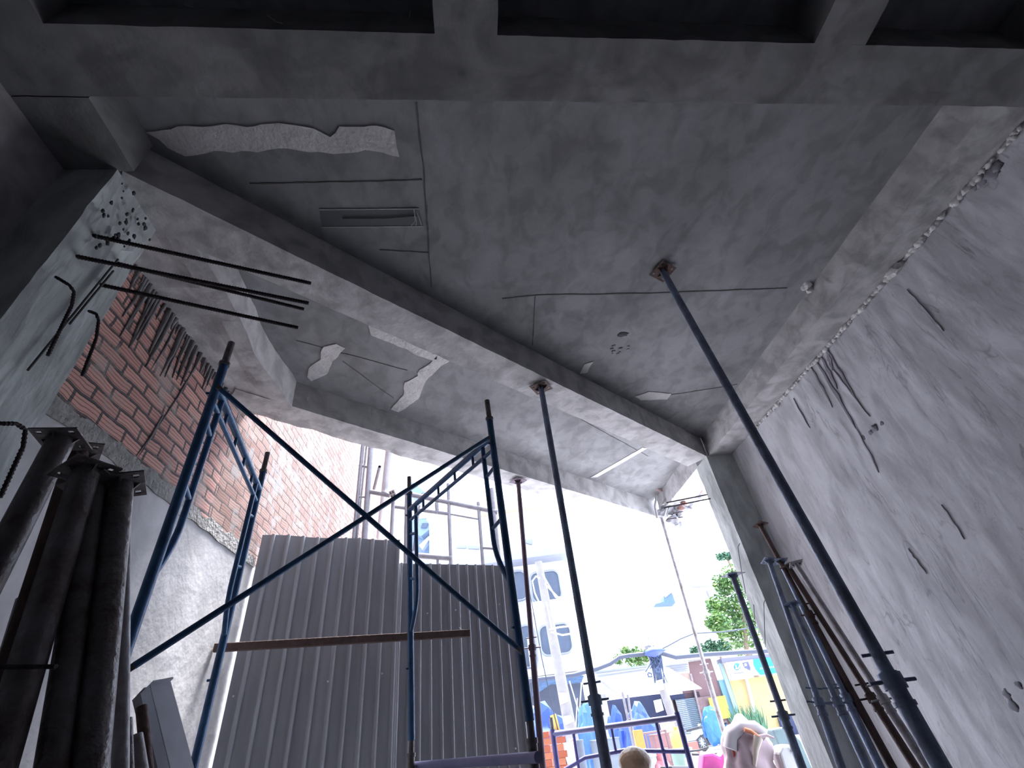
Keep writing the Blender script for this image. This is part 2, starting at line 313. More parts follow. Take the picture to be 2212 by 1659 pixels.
# ------------------------------------------------------------------ marks on the ceiling: formwork joints, patches
def strip_z(pts, z, wd, mt, name, parent, th=.004):
    p = [onz(x, y, z) for x, y in pts]; mb = MB()
    for a, b in zip(p[:-1], p[1:]):
        n = max(1, int((b - a).length / .06)); t = (b - a).normalized(); s = t.cross(V((0, 0, 1)))
        q = [a.lerp(b, i / n) + s * .006 * noise.noise(a.lerp(b, i / n) * 9) for i in range(n + 1)]
        for i in range(n):
            w0 = wd * (.5 + .8 * abs(noise.noise(q[i] * 13)))
            mb.prism([q[i] - s * w0, q[i + 1] - s * w0, q[i + 1] + s * w0, q[i] + s * w0], (0, 0, -th))
    return mb.build(name, mt, parent)
strip_z([(900, 222), (915, 360), (932, 620)], ZS, .006, seamm, 'formwork_joint', ceil)
strip_z([(1085, 645), (1160, 637), (1420, 633), (1700, 622)], ZS, .006, seamm, 'formwork_joint', ceil)
strip_z([(1157, 640), (1150, 745)], ZS, .005, seamm, 'formwork_joint', ceil)
strip_z([(1390, 858), (1470, 850), (1592, 830)], ZS, .006, seamm, 'formwork_joint', ceil)
strip_z([(540, 397), (912, 388)], ZS, .004, seamm, 'formwork_joint', ceil)
strip_z([(820, 540), (928, 545)], ZS, .004, seamm, 'formwork_joint', ceil)
strip_z([(640, 735), (770, 770), (880, 800)], ZS, .005, seamm, 'formwork_joint', ceil)
strip_z([(740, 780), (850, 860)], ZS, .005, seamm, 'formwork_joint', ceil)
strip_z([(1190, 870), (1290, 925), (1400, 985)], ZS, .005, seamm, 'formwork_joint', ceil)
def patch(pts, z, mt=patchm, name='mortar_patch', parent=None, th=.007, jag=.018):
    p = [onz(x, y, z) for x, y in pts]; q = []
    for a, b in zip(p, p[1:] + p[:1]):
        n = max(1, int((b - a).length / .04))
        for i in range(n):
            c = a.lerp(b, i / n); q.append(c + V((noise.noise(c * 12), noise.noise(c * 12 + V((5, 5, 5))), 0)) * jag)
    return MB().prism(q, (0, 0, -th)).build(name, mt, parent or ceil)
patch([(318, 283), (420, 272), (600, 268), (680, 276), (712, 298), (735, 276), (800, 272), (852, 280), (860, 336), (790, 325), (720, 330), (600, 320), (560, 330), (480, 326), (400, 334), (365, 318)], ZS)
patch([(795, 700), (815, 704), (880, 736), (945, 765), (942, 782), (925, 775), (870, 750), (800, 722)], ZS)
patch([(948, 762), (980, 772), (948, 795), (915, 830), (905, 860), (862, 890), (843, 884), (872, 850), (875, 825), (900, 812), (905, 798), (930, 785)], ZS)
patch([(700, 748), (725, 742), (747, 752), (720, 780), (705, 808), (672, 822), (663, 812), (670, 790), (690, 775)], ZS)
patch([(1388, 966), (1398, 968), (1290, 1030), (1275, 1031)], ZS, jag=.006)
patch([(1372, 855), (1400, 846), (1450, 850), (1440, 862), (1385, 864)], ZS)
patch([(1252, 806), (1262, 786), (1282, 780), (1276, 788), (1268, 804)], ZS, jag=.004)
# light fitting box cast into the slab
c4 = [onz(x, y, ZS) for x, y in ((690, 452), (905, 450), (915, 488), (695, 490))]
bxm = mat('dark_box', (.12, .13, .14), .8)
fx = MB().prism(c4, (0, 0, -.003)).build('recess', bxm, ceil)
for a, b in ((0, 1), (3, 2)): MB().beam(c4[a] - V((0, 0, .004)), c4[b] - V((0, 0, .004)), .004, .006).build('recess_edge', patchm, ceil)
MB().tube([onz(740, 472, ZS - .01), onz(830, 472, ZS - .01), onz(900, 466, ZS - .01)], .004, 6).build('conduit', seamm, ceil)
wireg = mat('pale_wire', (.5, .5, .52), .6)
for k, (a, b, c) in enumerate([((893, 450), (897, 478), (888, 488)), ((897, 450), (905, 470), (911, 488)), ((894, 452), (900, 480), (898, 490))]):
    MB().tube([onz(*a, ZS - .01), onz(*b, ZS - .04), onz(*c, ZS - .03)], .0018, 5).build('tie_wire', wireg, ceil)
# holes and chips in the slab
chips = mat('chipped_concrete', (.30, .30, .32), .9, 0, .4, 20, .8, 40)
p = onz(1345, 722, ZS); MB().lump(p, .05, (1, .7, .12), 3, .4, 2).build('hole', cavity, ceil)
for k in range(9):
    q = onz(1345 + R.uniform(-28, 16), 740 + R.uniform(0, 30), ZS); MB().lump(q, R.uniform(.012, .025), (1, 1, .4), k, .6, 1).build('chip', chips, ceil)
# white mortar squeezed out along the joint of the right beam and the wall
mb = MB()
for i in range(150):
    t = i / 149; x = 2205 + (1622 - 2205) * t; y = 275 + (932 - 275) * t
    q = V((WR - .012, onz(x, y, 4).y, 3.985 + .012 * noise.noise(V((t * 40, 0, 0)))))
    if noise.noise(V((t * 17, 4, 0))) > -.28: mb.lump(q, R.uniform(.012, .03), (.6, 1.5, 1.0), i, .6, 1)
mb.build('mortar_squeeze', patchm, wr)
mb = MB().lump(onz(1742, 618, ZS), .05, (1, 1, .5), 5, .6, 2, False).lump(onz(1750, 626, ZS - .03), .03, (1, 1, .8), 8, .6, 1, False); mb.build('mortar_lump', patchm, ceil)
mb = MB().lump(V((WR - .03, onz(1940, 580, 4).y, 3.98)), .04, (1, 1.6, .8), 9, .7, 2, False); mb.build('mortar_lump', patchm, wr)
# dark run marks and trowel ridges on the right wall
runl = mat('faint_run', (.46, .46, .50), .9, 0, .3, 14, stretch=(1, 1, .3)); runm = mat('damp_run', (.30, .30, .34), .9, 0, .4, 14, stretch=(1, 1, .3)); ridgem = plaster
def wallrun(a, b, r, mt, name):
    p, q = onx(*a, WR - .0), onx(*b, WR - .0); n = 9
    pts = [p.lerp(q, i / n) + V((0, .012 * noise.noise(V((i * .7, p.z * 5, p.y)) * 1.0), 0)) for i in range(n + 1)]
    s = V((0, 1, 0)); mb = MB()
    for i in range(n):
        w0 = r * math.sin(math.pi * (i + .05) / (n + .1)) ** .7 * (.5 + abs(noise.noise(V((i * 2.3, a[0], 0))))); w1 = r * math.sin(math.pi * (i + 1.05) / (n + .1)) ** .7 * (.5 + abs(noise.noise(V(((i + 1) * 2.3, a[0], 0))))) if i < n - 1 else 0
        mb.prism([pts[i] - s * w0, pts[i + 1] - s * w1, pts[i + 1] + s * w1, pts[i] + s * w0], (-.0085, 0, 0))
    return mb.build(name, mt, wr)
for a, b, r in (((1782, 745), (1850, 860), .012), ((1772, 765), (1810, 840), .024), ((1762, 775), (1850, 925), .02), ((1752, 790), (1800, 880), .015), ((1786, 755), (1800, 800), .03), ((1795, 790), (1880, 900), .008),
                ((1850, 925), (1900, 1020), .010), ((1715, 860), (1750, 925), .006), ((1960, 625), (2040, 715), .006), ((2035, 1090), (2085, 1165), .006), ((1962, 1185), (2003, 1240), .006)):
    wallrun(a, b, r, runm if b[1] < 1040 and a[0] < 1800 else runl, 'damp_run')
mb = MB()
for i, (x, y, r) in enumerate(((2135, 372, .05), (2150, 362, .04), (2120, 388, .04), (2105, 405, .025), (2148, 378, .03), (1880, 935, .02), (1890, 925, .03), (1865, 945, .018), (1905, 915, .015), (2175, 1500, .03), (2190, 1525, .03), (2200, 1480, .02))):
    mb.lump(onx(x, y, WR), r, (.12, 1, 1), i + 40, .7, 2)
mb.build('damp_stain', runm, wr)
# ------------------------------------------------------------------ reinforcing bars
def rebar(pts, r, mb):
    mb.tube(pts, r, 8)
    for a, b in zip(pts[:-1], pts[1:]):
        n = int((b - a).length / .012); t = (b - a).normalized()
        for i in range(1, n):
            c = a.lerp(b, i / n); mb.tube([c - t * .002, c + t * .002], r * 1.22, 8)
    return mb
def bar(name, pts, r, label, group=None, ribs=True):
    root = None
    mb = MB()
    rebar(pts, r, mb) if ribs else mb.tube(pts, r, 8)
    return tag(mb.build(name, rebarm), label, 'reinforcing bar', group)
def hz(a, b, z, X0=-1.662, Xend=None):
    p = onx(*a, X0); q = onz(*b, p.z + z); return p - (q - p).normalized() * .04, q
for a, b, dz, lab in (((215, 512), (672, 612), -.02, 'topmost of the straight ribbed bars jutting from the left column'),
                      ((180, 557), (667, 655), 0, 'upper bar of the close pair jutting from the left column'),
                      ((265, 572), (657, 668), .0, 'lower bar of the close pair, starting nearer the brick wall'),
                      ((230, 618), (644, 708), -.0, 'lowest of the straight ribbed bars jutting from the left column')):
    p, q = hz(a, b, dz); bar('reinforcing_bar', [p, q], .009, lab, 'straight bars from the left column')
for pts, lab in (([(120, 598), (150, 616), (160, 630), (155, 660), (103, 768)], 'bent hook bar on the left column, left of the other hook'),
                 ([(192, 672), (208, 678), (213, 692), (208, 730), (177, 812)], 'bent hook bar on the left column, hanging over the brick wall'),
                 ([(0, 915), (35, 915), (55, 928), (50, 965), (0, 1075)], 'bent hook bar low on the left column beside the stacked props')):
    q = [onx(x, y, -1.655 if i == 0 else -1.60) for i, (x, y) in enumerate(pts)]
    if pts[0][0] == 0: q = [onx(x, y, -1.4) for x, y in pts]; q.insert(0, onx(-60, 900, -1.66))
    bar('hooked_bar', q, .006, lab, 'hooked bars from the left column', True)
for a, b, lab in (((1550, 1064), (1440, 1086), 'topmost thin bar bridging the gap beside the right column'), ((1535, 1077), (1435, 1097), 'second thin bar bridging the gap beside the right column'),
                  ((1562, 1094), (1540, 1098), 'short bar stub low on the right column')):
    p, q = ony(*a, 5.25), ony(*b, 5.6); bar('reinforcing_bar', [p, q], .008, lab, 'bars from the right column', False)
for (a, b, lab) in (((1480, 1104), (1455, 1109), 'upper bar stub in the broken brick lump'), ((1474, 1117), (1440, 1122), 'lower bar stub in the broken brick lump')):
    bar('reinforcing_bar', [S(*a, 7.0), S(*b, 6.9)], .009, lab, None, False)
# ------------------------------------------------------------------ steel props
def ring(mb, c, t, r, h): mb.tube([c - t * h / 2, c + t * h / 2], r, 16); return mb
def head_plate(mb, c, t, s, yaw=0., holes=True):
    x = t.cross(V((math.cos(yaw), math.sin(yaw), .01))).normalized(); y = t.cross(x).normalized(); h = s / 2
    # plate with four bolt holes: frame of strips round each hole
    g = [-h, -h * .78, -h * .55, h * .55, h * .78, h]; th = t * .004
    for i in range(5):
        for j in range(5):
            if (i, j) in ((1, 1), (1, 3), (3, 1), (3, 3)) and holes: continue
            mb.prism([c + x * g[i] + y * g[j], c + x * g[i + 1] + y * g[j], c + x * g[i + 1] + y * g[j + 1], c + x * g[i] + y * g[j + 1]], th)
    for d in (x, y):
        mb.prism([c, c + d * h * .8, c - t * .05], x.cross(y).cross(d) * .004); mb.prism([c, c - d * h * .8, c - t * .05], x.cross(y).cross(d) * .004)
    return mb
def prop(top, base, label, group, mt, r_in=.025, r_out=.03, split=None, plate=.13, yaw=.4, platem=None, foot=True, collar=True, tag_name='steel_prop', holes=True):
    """adjustable steel prop: inner tube with head plate, outer tube, collar nut with handle, foot plate"""
    top = V(top); base = V(base); t = (top - base).normalized(); top = top - t * .018; L = (top - base).length
    root = thing(tag_name, base, label, 'steel prop', group)
    s = split if split is not None else L * .55
    c = base + t * s
    MB().tube([c - t * .02, top - t * .004], r_in, 16, bore=.03 if not plate else 0).build('inner_tube', mt, root)
    MB().tube([base + t * .005, c], r_out, 16).build('outer_tube', mt, root)
    if plate: head_plate(MB(), top - t * .006, t, plate, yaw, holes).build('head_plate', platem or mt, root)
    if foot: head_plate(MB(), base + t * .0, t, .13, yaw).build('foot_plate', mt, root)
    if collar:
        mb = MB(); ring(mb, c - t * .03, t, r_out * 1.28, .05); ring(mb, c - t * .10, t, r_out * 1.2, .015); cn = mb.build('collar', mt, root)
        h = t.cross(HEAD).normalized()
        MB().tube([c - t * .03 - h * .085, c - t * .03 + h * .085], .0065, 8).build('handle', mt, root)
        h2 = (h + HEAD * .3).normalized()
        MB().tube([c + t * .06 - h2 * .055, c + t * .06 + h2 * .055], .006, 8).build('locking_pin', mt, root)
    return root
def lean(tp, D, p2, tilt, z0=0.0):
    """tube through two pixels: top at heading distance D, drifting 'tilt' metres nearer per metre of fall; run down to z0"""
    T = S(*tp, D); d = ray(*p2); s = (D + tilt * (CAM.z - T.z) * -1) / 1
    # HEAD.(d s) = D - tilt*(T.z - (CAM.z + d.z s))
    k = (D - tilt * (T.z - CAM.z)) / (d.dot(HEAD) - tilt * d.z)
    Q = CAM + d * k; t = (Q - T); f = (z0 - T.z) / t.z
    return T, T + t * f, Q
def leanz(tp, ztop, p2, tilt, z0=0.0):
    T = onz(*tp, ztop); return lean(tp, (T - CAM).dot(HEAD), p2, tilt, z0)
T, B, Q = leanz((1430, 583), ZS, (1888, 1400), .12)
L = (T - B).length; sp = L * (1 - (T - (T + (Q - T) * 1.03)).length / L)
prop(T, B, 'long dark prop slanting from the ceiling slab down across the right of the view', 'adjustable props holding up the ceiling', propglare, .025, .031, sp, .15, .5, rust)
T, B, Q = leanz((1168, 833), 4.0, (1283, 1500), .0)
L = (T - B).length; sp = L - (T - Q).length
prop(T, B, 'upright prop holding the slanting beam, right of the blue scaffold', 'adjustable props holding up the ceiling', propglare, .026, .033, sp, .16, 1.0, rust)
T, B, Q = leanz((1119, 1036), 3.995, (1150, 1400), .0)
prop(T, B, 'purplish prop under the edge beam just behind the blue scaffold', 'adjustable props holding up the ceiling', mat('purple_prop', (.14, .10, .14), .55, .4, .4, 10), .026, .031, 2.2, .16, .6)
T, B, Q = leanz((1427, 1112), 3.995, (1540, 1500), .0)
prop(T, B, 'thin prop under the right end of the edge beam, by the cables', 'adjustable props holding up the ceiling', greysteel, .025, .031, 1.9, .14, .8)
T, B, Q = lean((1580, 1236), 4.3, (1688, 1535), .02)
sp = (B - Q).length
prop(T, B, 'free-standing prop with a flat head plate beside the right column', 'loose props by the right column', propglare, .024, .030, sp, .15, .3)
# props leaning in the right corner
rc = [((1660, 1207), 4.9, (1745, 1450), 'pale-edged prop nearest the opening in the bundle by the right column', propglare),
      ((1709, 1300), 4.75, (1778, 1450), 'short prop second in the bundle by the right column', propglare),
      ((1683, 1208), 5.0, (1797, 1443), 'bluish glare-tinted prop in the middle of the bundle by the right column', propglare),
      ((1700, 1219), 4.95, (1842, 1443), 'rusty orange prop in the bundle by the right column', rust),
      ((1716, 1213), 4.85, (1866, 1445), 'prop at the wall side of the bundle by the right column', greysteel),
      ((1640, 1130), 5.1, (1712, 1262), 'tallest prop, standing behind the bundle by the right column', rust)]
for i, (tp, D, p2, lab, mt) in enumerate(rc):
    T, B, Q = lean(tp, D - .45, p2, .28)
    T.x = min(T.x, WR - .07)
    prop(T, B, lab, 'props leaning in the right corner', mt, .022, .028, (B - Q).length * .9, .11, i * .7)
# thick props stacked at the left
lp = [((140, 935), 1.02, (18, 1170), .05, 'leftmost of the thick dark props leaning by the left column', .030),
      ((172, 965), 1.12, (115, 1150), .05, 'rust-red prop tucked behind the leftmost thick props', .026),
      ((190, 1003), 1.00, (103, 1290), .05, 'second thick dark prop from the left by the left column', .030),
      ((206, 1038), 1.05, (160, 1350), .05, 'third thick dark prop with a crooked head plate, by the left column', .027),
      ((262, 1034), 1.08, (222, 1400), .05, 'rightmost of the thick dark props, beside the scaffold leg', .029),
      ((240, 1018), 1.20, (208, 1300), .04, 'slim pale prop between the thick dark props at the left', .015),
      ((268, 1120), 1.25, (262, 1500), .04, 'slim pale prop at the right of the dark bundle, touching the scaffold leg', .016),
      ((60, 1275), 1.18, (8, 1450), .04, 'short slim prop low at the far left', .018)]
for i, (tp, D, p2, tl, lab, r) in enumerate(lp):
    T, B, Q = lean(tp, D * .985, p2, tl)
    big = r > .02
    prop(T, B, lab, 'props leaning at the left', rust if 'rust' in lab else (darksteel if big else greysteel), r, r * 1.15, .35, .105 if big else 0, .2 + i * .45, darksteel, collar=False)
bar('steel_rod', [S(-40, 1441, .93), S(121, 1440, .93)], .004, 'thin rod lying across the props at the far left', None, False)
# ------------------------------------------------------------------ scaffold frames
def scaff(near, far, z0, label, group, mt, spig=True, H=1.7, lv=V((0, 0, 0))):
    near = V((near[0], near[1], z0)); far = V((far[0], far[1], z0)); u = (far - near); W = u.length; u.normalize(); up = V((0, 0, 1))
    root = thing('scaffold_frame', near, label, 'scaffold frame', group)
    def P(a, z): return near + u * a + up * z + lv * (1 - z / 1.7)
    r = .021
    for a in (0, W):
        MB().tube([P(a, 0), P(a, H - .08)], r, 16).build('post', mt, root)
        if spig:
            s = MB().tube([P(a, H - .1), P(a, H + .07)], r * .82, 14); s.tube([P(a, H - .09), P(a, H - .07)], r * 1.25, 14)
            s.build('spigot', darksteel if mt is bluepaint else mt, root)
    MB().tube([P(0, H - .22), P(W, H - .22)], r * .95, 14).build('header', mt, root)
    MB().tube([P(0, H - .31), P(W, H - .31)], r * .62, 12).build('lower_header', mt, root)
    ins = .115
    for a, sg in ((0, 1), (W, -1)):
        pts = [P(a + sg * ins, H - .23)] + [P(a + sg * ins, H - .23 - k * .1) for k in range(1, 7)]
        for k in range(1, 9):
            q = k / 8; pts.append(P(a + sg * ins * (math.cos(q * math.pi / 2) ** .9 if q < 1 else 0), .87 - .28 * q ** 1.0))
        MB().tube(pts, r * .7, 12).build('inner_leg', mt, root)
        for zz in (H - .45, H - .78):
            MB().tube([P(a, zz + .03), P(a + sg * ins, zz)], r * .55, 10).build('rung', mt, root)
        for zz in (H - .27, .38):
            MB().tube([P(a, zz), P(a, zz) - u.cross(up) * .035], .007, 8).build('brace_pin', mt, root)
    for k in range(1, 5):
        MB().tube([P(W * k / 5, H - .22), P(W * k / 5, H - .31)], r * .45, 8).build('strut', mt, root)
    return root
NL, FL_, NR, FR = (-1.225, 1.93), (-1.45, 3.11), (.165, 2.56), (-.48, 3.60)
FZ = 1.54
scaff(NL, FL_, FZ, 'upper blue scaffold frame in front of the brick wall at the left', 'blue scaffold frames', bluepaint, H=1.735, lv=V((-.0, 0, 0)))
scaff(NR, FR, FZ, 'upper blue scaffold frame in front of the right half of the sheet fence', 'blue scaffold frames', bluepaint, lv=V((.055, 0, 0)))
scaff(NL, FL_, -.09, 'lower grey scaffold frame under the left blue one', 'lower scaffold frames', greysteel, True, 1.64)
scaff((NR[0] + .055, NR[1]), (FR[0] + .055, FR[1]), -.09, 'lower dark scaffold frame under the right blue one', 'lower scaffold frames', darksteel, True, 1.64)
def brace(a, b, lab, r=.0125):
    a = V(a); b = V(b); t = (b - a).normalized(); root = thing('cross_brace', a, lab, 'scaffold brace', 'cross braces')
    MB().tube([a, b], r, 12).build('tube', bluepaint, root)
    for p in (a, b): MB().obox(p, t * .03, V((0, 0, .014)), t.cross(V((0, 0, 1))).normalized() * .004).build('flat_end', darksteel, root)
off = V((.02, -.045, 0))
tl = ony(478, 842, NL[1] - .04); bl = ony(290, 1438, NL[1] - .04); tr = ony(1052, 948, NR[1] - .04); br_ = ony(1116, 1398, NR[1] - .04)
brace(tl, br_, 'brace falling from the top left scaffold post to the right post')
brace(bl, tr, 'brace rising from the low left scaffold post to the top of the right post')
# long horizontal tube at the foot of the view, from the right lower frame
a = S(1162, 1635, 2.62); a = V((NR[0], NR[1] + .03, onp(1155, 1634, V((NR[0], NR[1] + .03, 0)), V((0, 1, 0))).z)); b = onz(890, 1655, a.z)
d_ = (b - a).normalized(); c_ = onz(1290, 1624, a.z)
T_ = thing('ledger_tube', b, 'lilac horizontal tube at the bottom edge in front of the sheet fence', 'scaffold tube')
MB().tube([b, a.lerp(b, .5), a], .021, 14).build('tube', paleblue, T_)
MB().tube([a, a + (a - b).normalized() * .14], .021, 14).build('tube', paleblue, T_)
# outdoor low frame
k = (1.606 - 1.5) / .22
A, B_ = onz(1190, 1550, 1.60), onz(1455, 1512, 1.60)
rt = thing('scaffold_frame', (A.x, A.y, -.02), 'low violet-blue scaffold frame standing outside the opening', 'scaffold frame')
vb = mat('violet_blue_paint', (.10, .10, .30), .5, .2, .3, 8)
for p in (A, B_):
    MB().tube([V((p.x, p.y, -.02)), V((p.x, p.y, p.z - .1))], .026, 14).build('post', vb, rt)
    MB().tube([V((p.x, p.y, p.z - .11)), p], .02, 12, bore=.02).build('spigot', darksteel, rt)
e = V((0, 0, -.14)); MB().tube([A + e, B_ + e], .026, 14).build('header', paleblue, rt)
u = (B_ - A).normalized(); lp_ = [A + V((0, 0, -.45)) + u * .02, A + V((0, 0, -.36)) + u * .3, A + V((0, 0, -.34)) + u * .7, B_ + V((0, 0, -.38)) - u * .22, B_ + V((0, 0, -.40)) - u * .02]
MB().tube(lp_, .019, 12).build('lower_header', vb, rt)
for f_ in (.17, .83):
    p = A.lerp(B_, f_); MB().tube([p + V((0, 0, -.14)), p + V((0, 0, -1.1)), V((A.lerp(B_, 0 if f_ < .5 else 1).x, A.lerp(B_, 0 if f_ < .5 else 1).y, .25))], .016, 12).build('inner_leg', vb, rt)
p = A.lerp(B_, .48); MB().tube([p + V((0, 0, -.14)), p + V((0, 0, -.36))], .014, 12).build('strut', vb, rt)
# ------------------------------------------------------------------ corrugated sheet fence
FA = math.radians(21.9); FD = V((math.cos(FA), math.sin(FA), 0)); FN = V((-math.sin(FA), math.cos(FA), 0)); PF = V((WL + .02, 4.37, 0))
def onf(x, y, o=0): return onp(x, y, PF + FN * o, FN)
def sheet(u0, u1, ztop, off, label, z0=0.0, pitch=.13):
    root = thing('fence_sheet', PF + FD * u0 + FN * off, label, 'fence', 'corrugated sheets of the fence')
    prof = [(0, 0), (.55, 0), (.62, .022), (.70, .026), (.78, .022), (.85, 0)]
    us = []; k = 0
    while u0 + k * pitch < u1:
        for q, h in prof:
            uu = u0 + (k + q) * pitch
            if uu <= u1: us.append((uu, h))
        k += 1
    vs = []; fs = []; zs = [z0, .8, 1.6, 2.4, ztop]
    for i, (uu, h) in enumerate(us):
        for j, z in enumerate(zs):
            zz = z + (.012 * noise.noise(V((uu * 3, 1, 0))) if z == ztop else 0)
            vs.append(PF + FD * uu + FN * (off - h + .006 * noise.noise(V((uu * 1.3, z, 0)))) + V((0, 0, zz)))
    nz_ = len(zs)
    for i in range(len(us) - 1):
        for j in range(nz_ - 1): fs.append((i * nz_ + j, (i + 1) * nz_ + j, (i + 1) * nz_ + j + 1, i * nz_ + j + 1))
    o = MB().add(vs, fs).build('sheet', sheetm, root, fixn=False)
    md = o.modifiers.new('thick', 'SOLIDIFY'); md.thickness = .0012
    return root
def fu(x, y): return (onf(x, y) - PF).dot(FD)
uL = fu(868, 1172); zt = onf(700, 1161).z; zt2 = onf(1000, 1218).z; uR = fu(1112, 1222)
sh1 = sheet(.0, uL, zt, 0, 'tall grey corrugated sheet at the left of the fence')
sh2 = sheet(uL - .06, uR + .0, zt2, .03, 'lower grey corrugated sheet at the right of the fence', pitch=.10)
screwm = mat('bright_screw', (.8, .8, .8), .4)
for x, y in ((708, 1472), (825, 1455), (504, 1504), (923, 1325)):
    q = onf(x, y, -.028); MB().tube([q, q - FN * .006], .008, 8).build('screw', screwm, sh1 if x < 870 else sh2)
for x, y in ((984, 1318), (1078, 1306), (1113, 1617)):
    q = onf(x, y, -.0); MB().tube([q, q - FN * .012], .008, 8).build('screw', screwm, sh2)
a = onx(462, 1400, WL + .01); b = onz(1014, 1368, a.z)
t = (b - a).normalized()
rr = thing('fence_rail', a, 'rusty square tube lying across the corrugated sheets', 'rail')
MB().beam(a, b, .05, .055).build('tube', rust, rr, .004)
MB().tube([b + V((0, 0, .05)) - t * .09, b + V((0, 0, -.01)) - t * .03], .003, 6).build('tie_wire', wireg, rr)
# ------------------------------------------------------------------ things leaning by the left wall
def chan(tp, p2, D, tilt, wd, label, name='steel_channel', mt=channelm):
    T, B, Q = lean(tp, D, p2, tilt); t = (T - B).normalized(); n = V((.90, -.42, 0)); x = t.cross(n).normalized(); n = x.cross(t); n = n if n.x > 0 else -n
    root = thing(name, B, label, 'steel channel')
    c = (T + B) / 2; h = (T - B) / 2
    MB().obox(c, h, x * wd / 2, n * .003).build('web', mt, root)
    for s in (-1, 1): MB().obox(c + x * s * wd / 2 - n * .02, h, x * .003, n * .022).build('flange', mt, root)
    MB().obox(T, t * .003, x * wd / 2, n * .02).build('end_plate', mt, root)
chan((345, 1476), (392, 1659), 1.95, .0, .075, 'pale steel channel leaning against the plaster below the scaffold')
chan((318, 1492), (362, 1659), 2.05, .0, .05, 'narrow steel channel behind the pale one against the plaster', mt=darksteel)
T, B, Q = lean((304, 1512), 1.7, (318, 1659), .0); prop(T, B, 'rough rusty bar with a holed end against the plaster', None, rust, .016, .017, .4, 0, collar=False, tag_name='rusty_bar')
T, B, Q = lean((287, 1575), 1.5, (300, 1659), .0); prop(T, B, 'short round-ended steel tube low by the left wall', None, greysteel, .02, .021, .4, 0, collar=False, tag_name='short_tube')
T, B, Q = lean((273, 1535), 1.4, (276, 1659), .0); prop(T, B, 'short dark tube beside the scaffold foot', None, darksteel, .013, .014, .4, 0, collar=False, tag_name='short_tube')
# ------------------------------------------------------------------ broken lump, hanging straps at the end of the edge beam
L0 = S(1480, 1095, 7.0)
rl = thing('broken_masonry', L0, 'lump of broken brick and concrete at the right end of the edge beam', 'masonry')
bl_ = mat('broken_concrete', (.42, .42, .46), .95, 0, .4, 9, .9, 20); pk = mat('broken_brick', (.32, .17, .15), .95, 0, .3, 9, .6, 20)
mb = MB()
for i, (x, y, r) in enumerate([(1432, 1108, .09), (1442, 1100, .1), (1455, 1122, .09), (1470, 1105, .12), (1490, 1085, .12), (1510, 1065, .11), (1460, 1090, .1), (1480, 1070, .12), (1500, 1050, .1), (1450, 1105, .07), (1465, 1132, .06)]):
    mb.lump(S(x, y, 7.05), r, (1, .9, .8), i, .8, 2, False)
mb.build('rubble', bl_, rl)
mb = MB()
for i, (x, y) in enumerate([(1512, 1060), (1500, 1068), (1470, 1098), (1478, 1088)]): mb.lump(S(x, y, 6.85), .05, (1, 1, .8), i + 20, .7, 1, False)
mb.build('brick_piece', pk, rl)
strapm = mat('pale_strap', (.5, .5, .5), .8, 0, .3, 12)
st_ = [[(1428, 1040), (1436, 1036), (1446, 1050), (1450, 1066), (1440, 1072), (1432, 1090)], [(1418, 1070), (1415, 1095), (1420, 1120)], [(1440, 1096), (1436, 1110), (1434, 1116)]]
for pts, lab in zip(st_, ('looped strap hanging beside the broken masonry', 'long strap hanging at the end of the edge beam', 'short strap end below the broken masonry')):
    q = [S(x, y, 6.9) for x, y in pts]; tag(MB().tube(q, .018, 8).build('hanging_strap', strapm), lab, 'strap')
mb = MB().lump(S(1424, 1058, 6.9), .05, (1, .6, .7), 3, .8, 2, False); tag(mb.build('rag', mat('pink_rag', (.5, .36, .36), .9, 0, .3, 10)), 'crumpled pinkish rag caught by the looped strap', 'rag')
# thin wires hanging on the right column
for pts, lab in (([(1598, 1174), (1594, 1182), (1602, 1235), (1611, 1282)], 'thin wire hanging at the top of the right column'), ([(1652, 1297), (1650, 1303), (1653, 1400)], 'thin wire hanging lower on the right column, right of the other'),
                 ([(1628, 1306), (1631, 1345)], 'thin wire at the outer edge of the right column')):
    tag(MB().tube([ony(x, y, 4.99) if x > 1 else 0 for x, y in pts], .003, 6).build('thin_wire', rebarm), lab, 'wire')
for pts, lab in (([(382, 0), (400, 10), (418, 16)], 'pale wire end overhead, leftmost at the top edge'), ([(578, 33), (598, 48), (610, 50)], 'pale wire end hanging from the dark overhead beam'), ([(887, 0), (885, 36)], 'pale wire dangling at the top edge beside the beam')):
    tag(MB().tube([ony(x, y, .69) for x, y in pts], .002, 6).build('wire_end', wireg), lab, 'wire')
tag(MB().tube([onx(338, 1520, WL + .01), onx(300, 1560, WL + .02)], .001, 5).build('wire_end', wireg), 'fine wire on the plaster beside the fence', 'wire')
# ------------------------------------------------------------------ scaffolding just outside, behind the fence
DO = 7.0
osr = thing('outdoor_scaffold', S(968, 1220, DO) * 1, 'grey tube scaffold outside, seen above the fence', 'scaffold')
def op(pts, r, name, D=DO, mt=outpipe, parent=osr, bore=0): return MB().tube([S(x, y, D) for x, y in pts], r, 10, bore=bore).build(name, mt, parent)
def down(pts, D=DO):   # carry a post on down to the ground
    a, b = S(*pts[0], D), S(*pts[1], D); return a, V((b.x, b.y, 0))
for px, r in ((((968, 1045), (978, 1215)), .028), (((1033, 1085), (1047, 1215)), .026), (((1062, 1055), (1085, 1215)), .034), (((881, 1070), (884, 1200)), .05)):
    a, b = down(px); MB().tube([a, b], r, 10).build('post', outpipe, osr)
for pts, r in (([(876, 1066), (1075, 1106)], .04), ([(850, 1094), (970, 1110)], .03), ([(970, 1110), (1037, 1122)], .015), ([(875, 1198), (976, 1206)], .04), ([(1040, 1183), (1080, 1186)], .022)):
    op(pts, r, 'ledger')
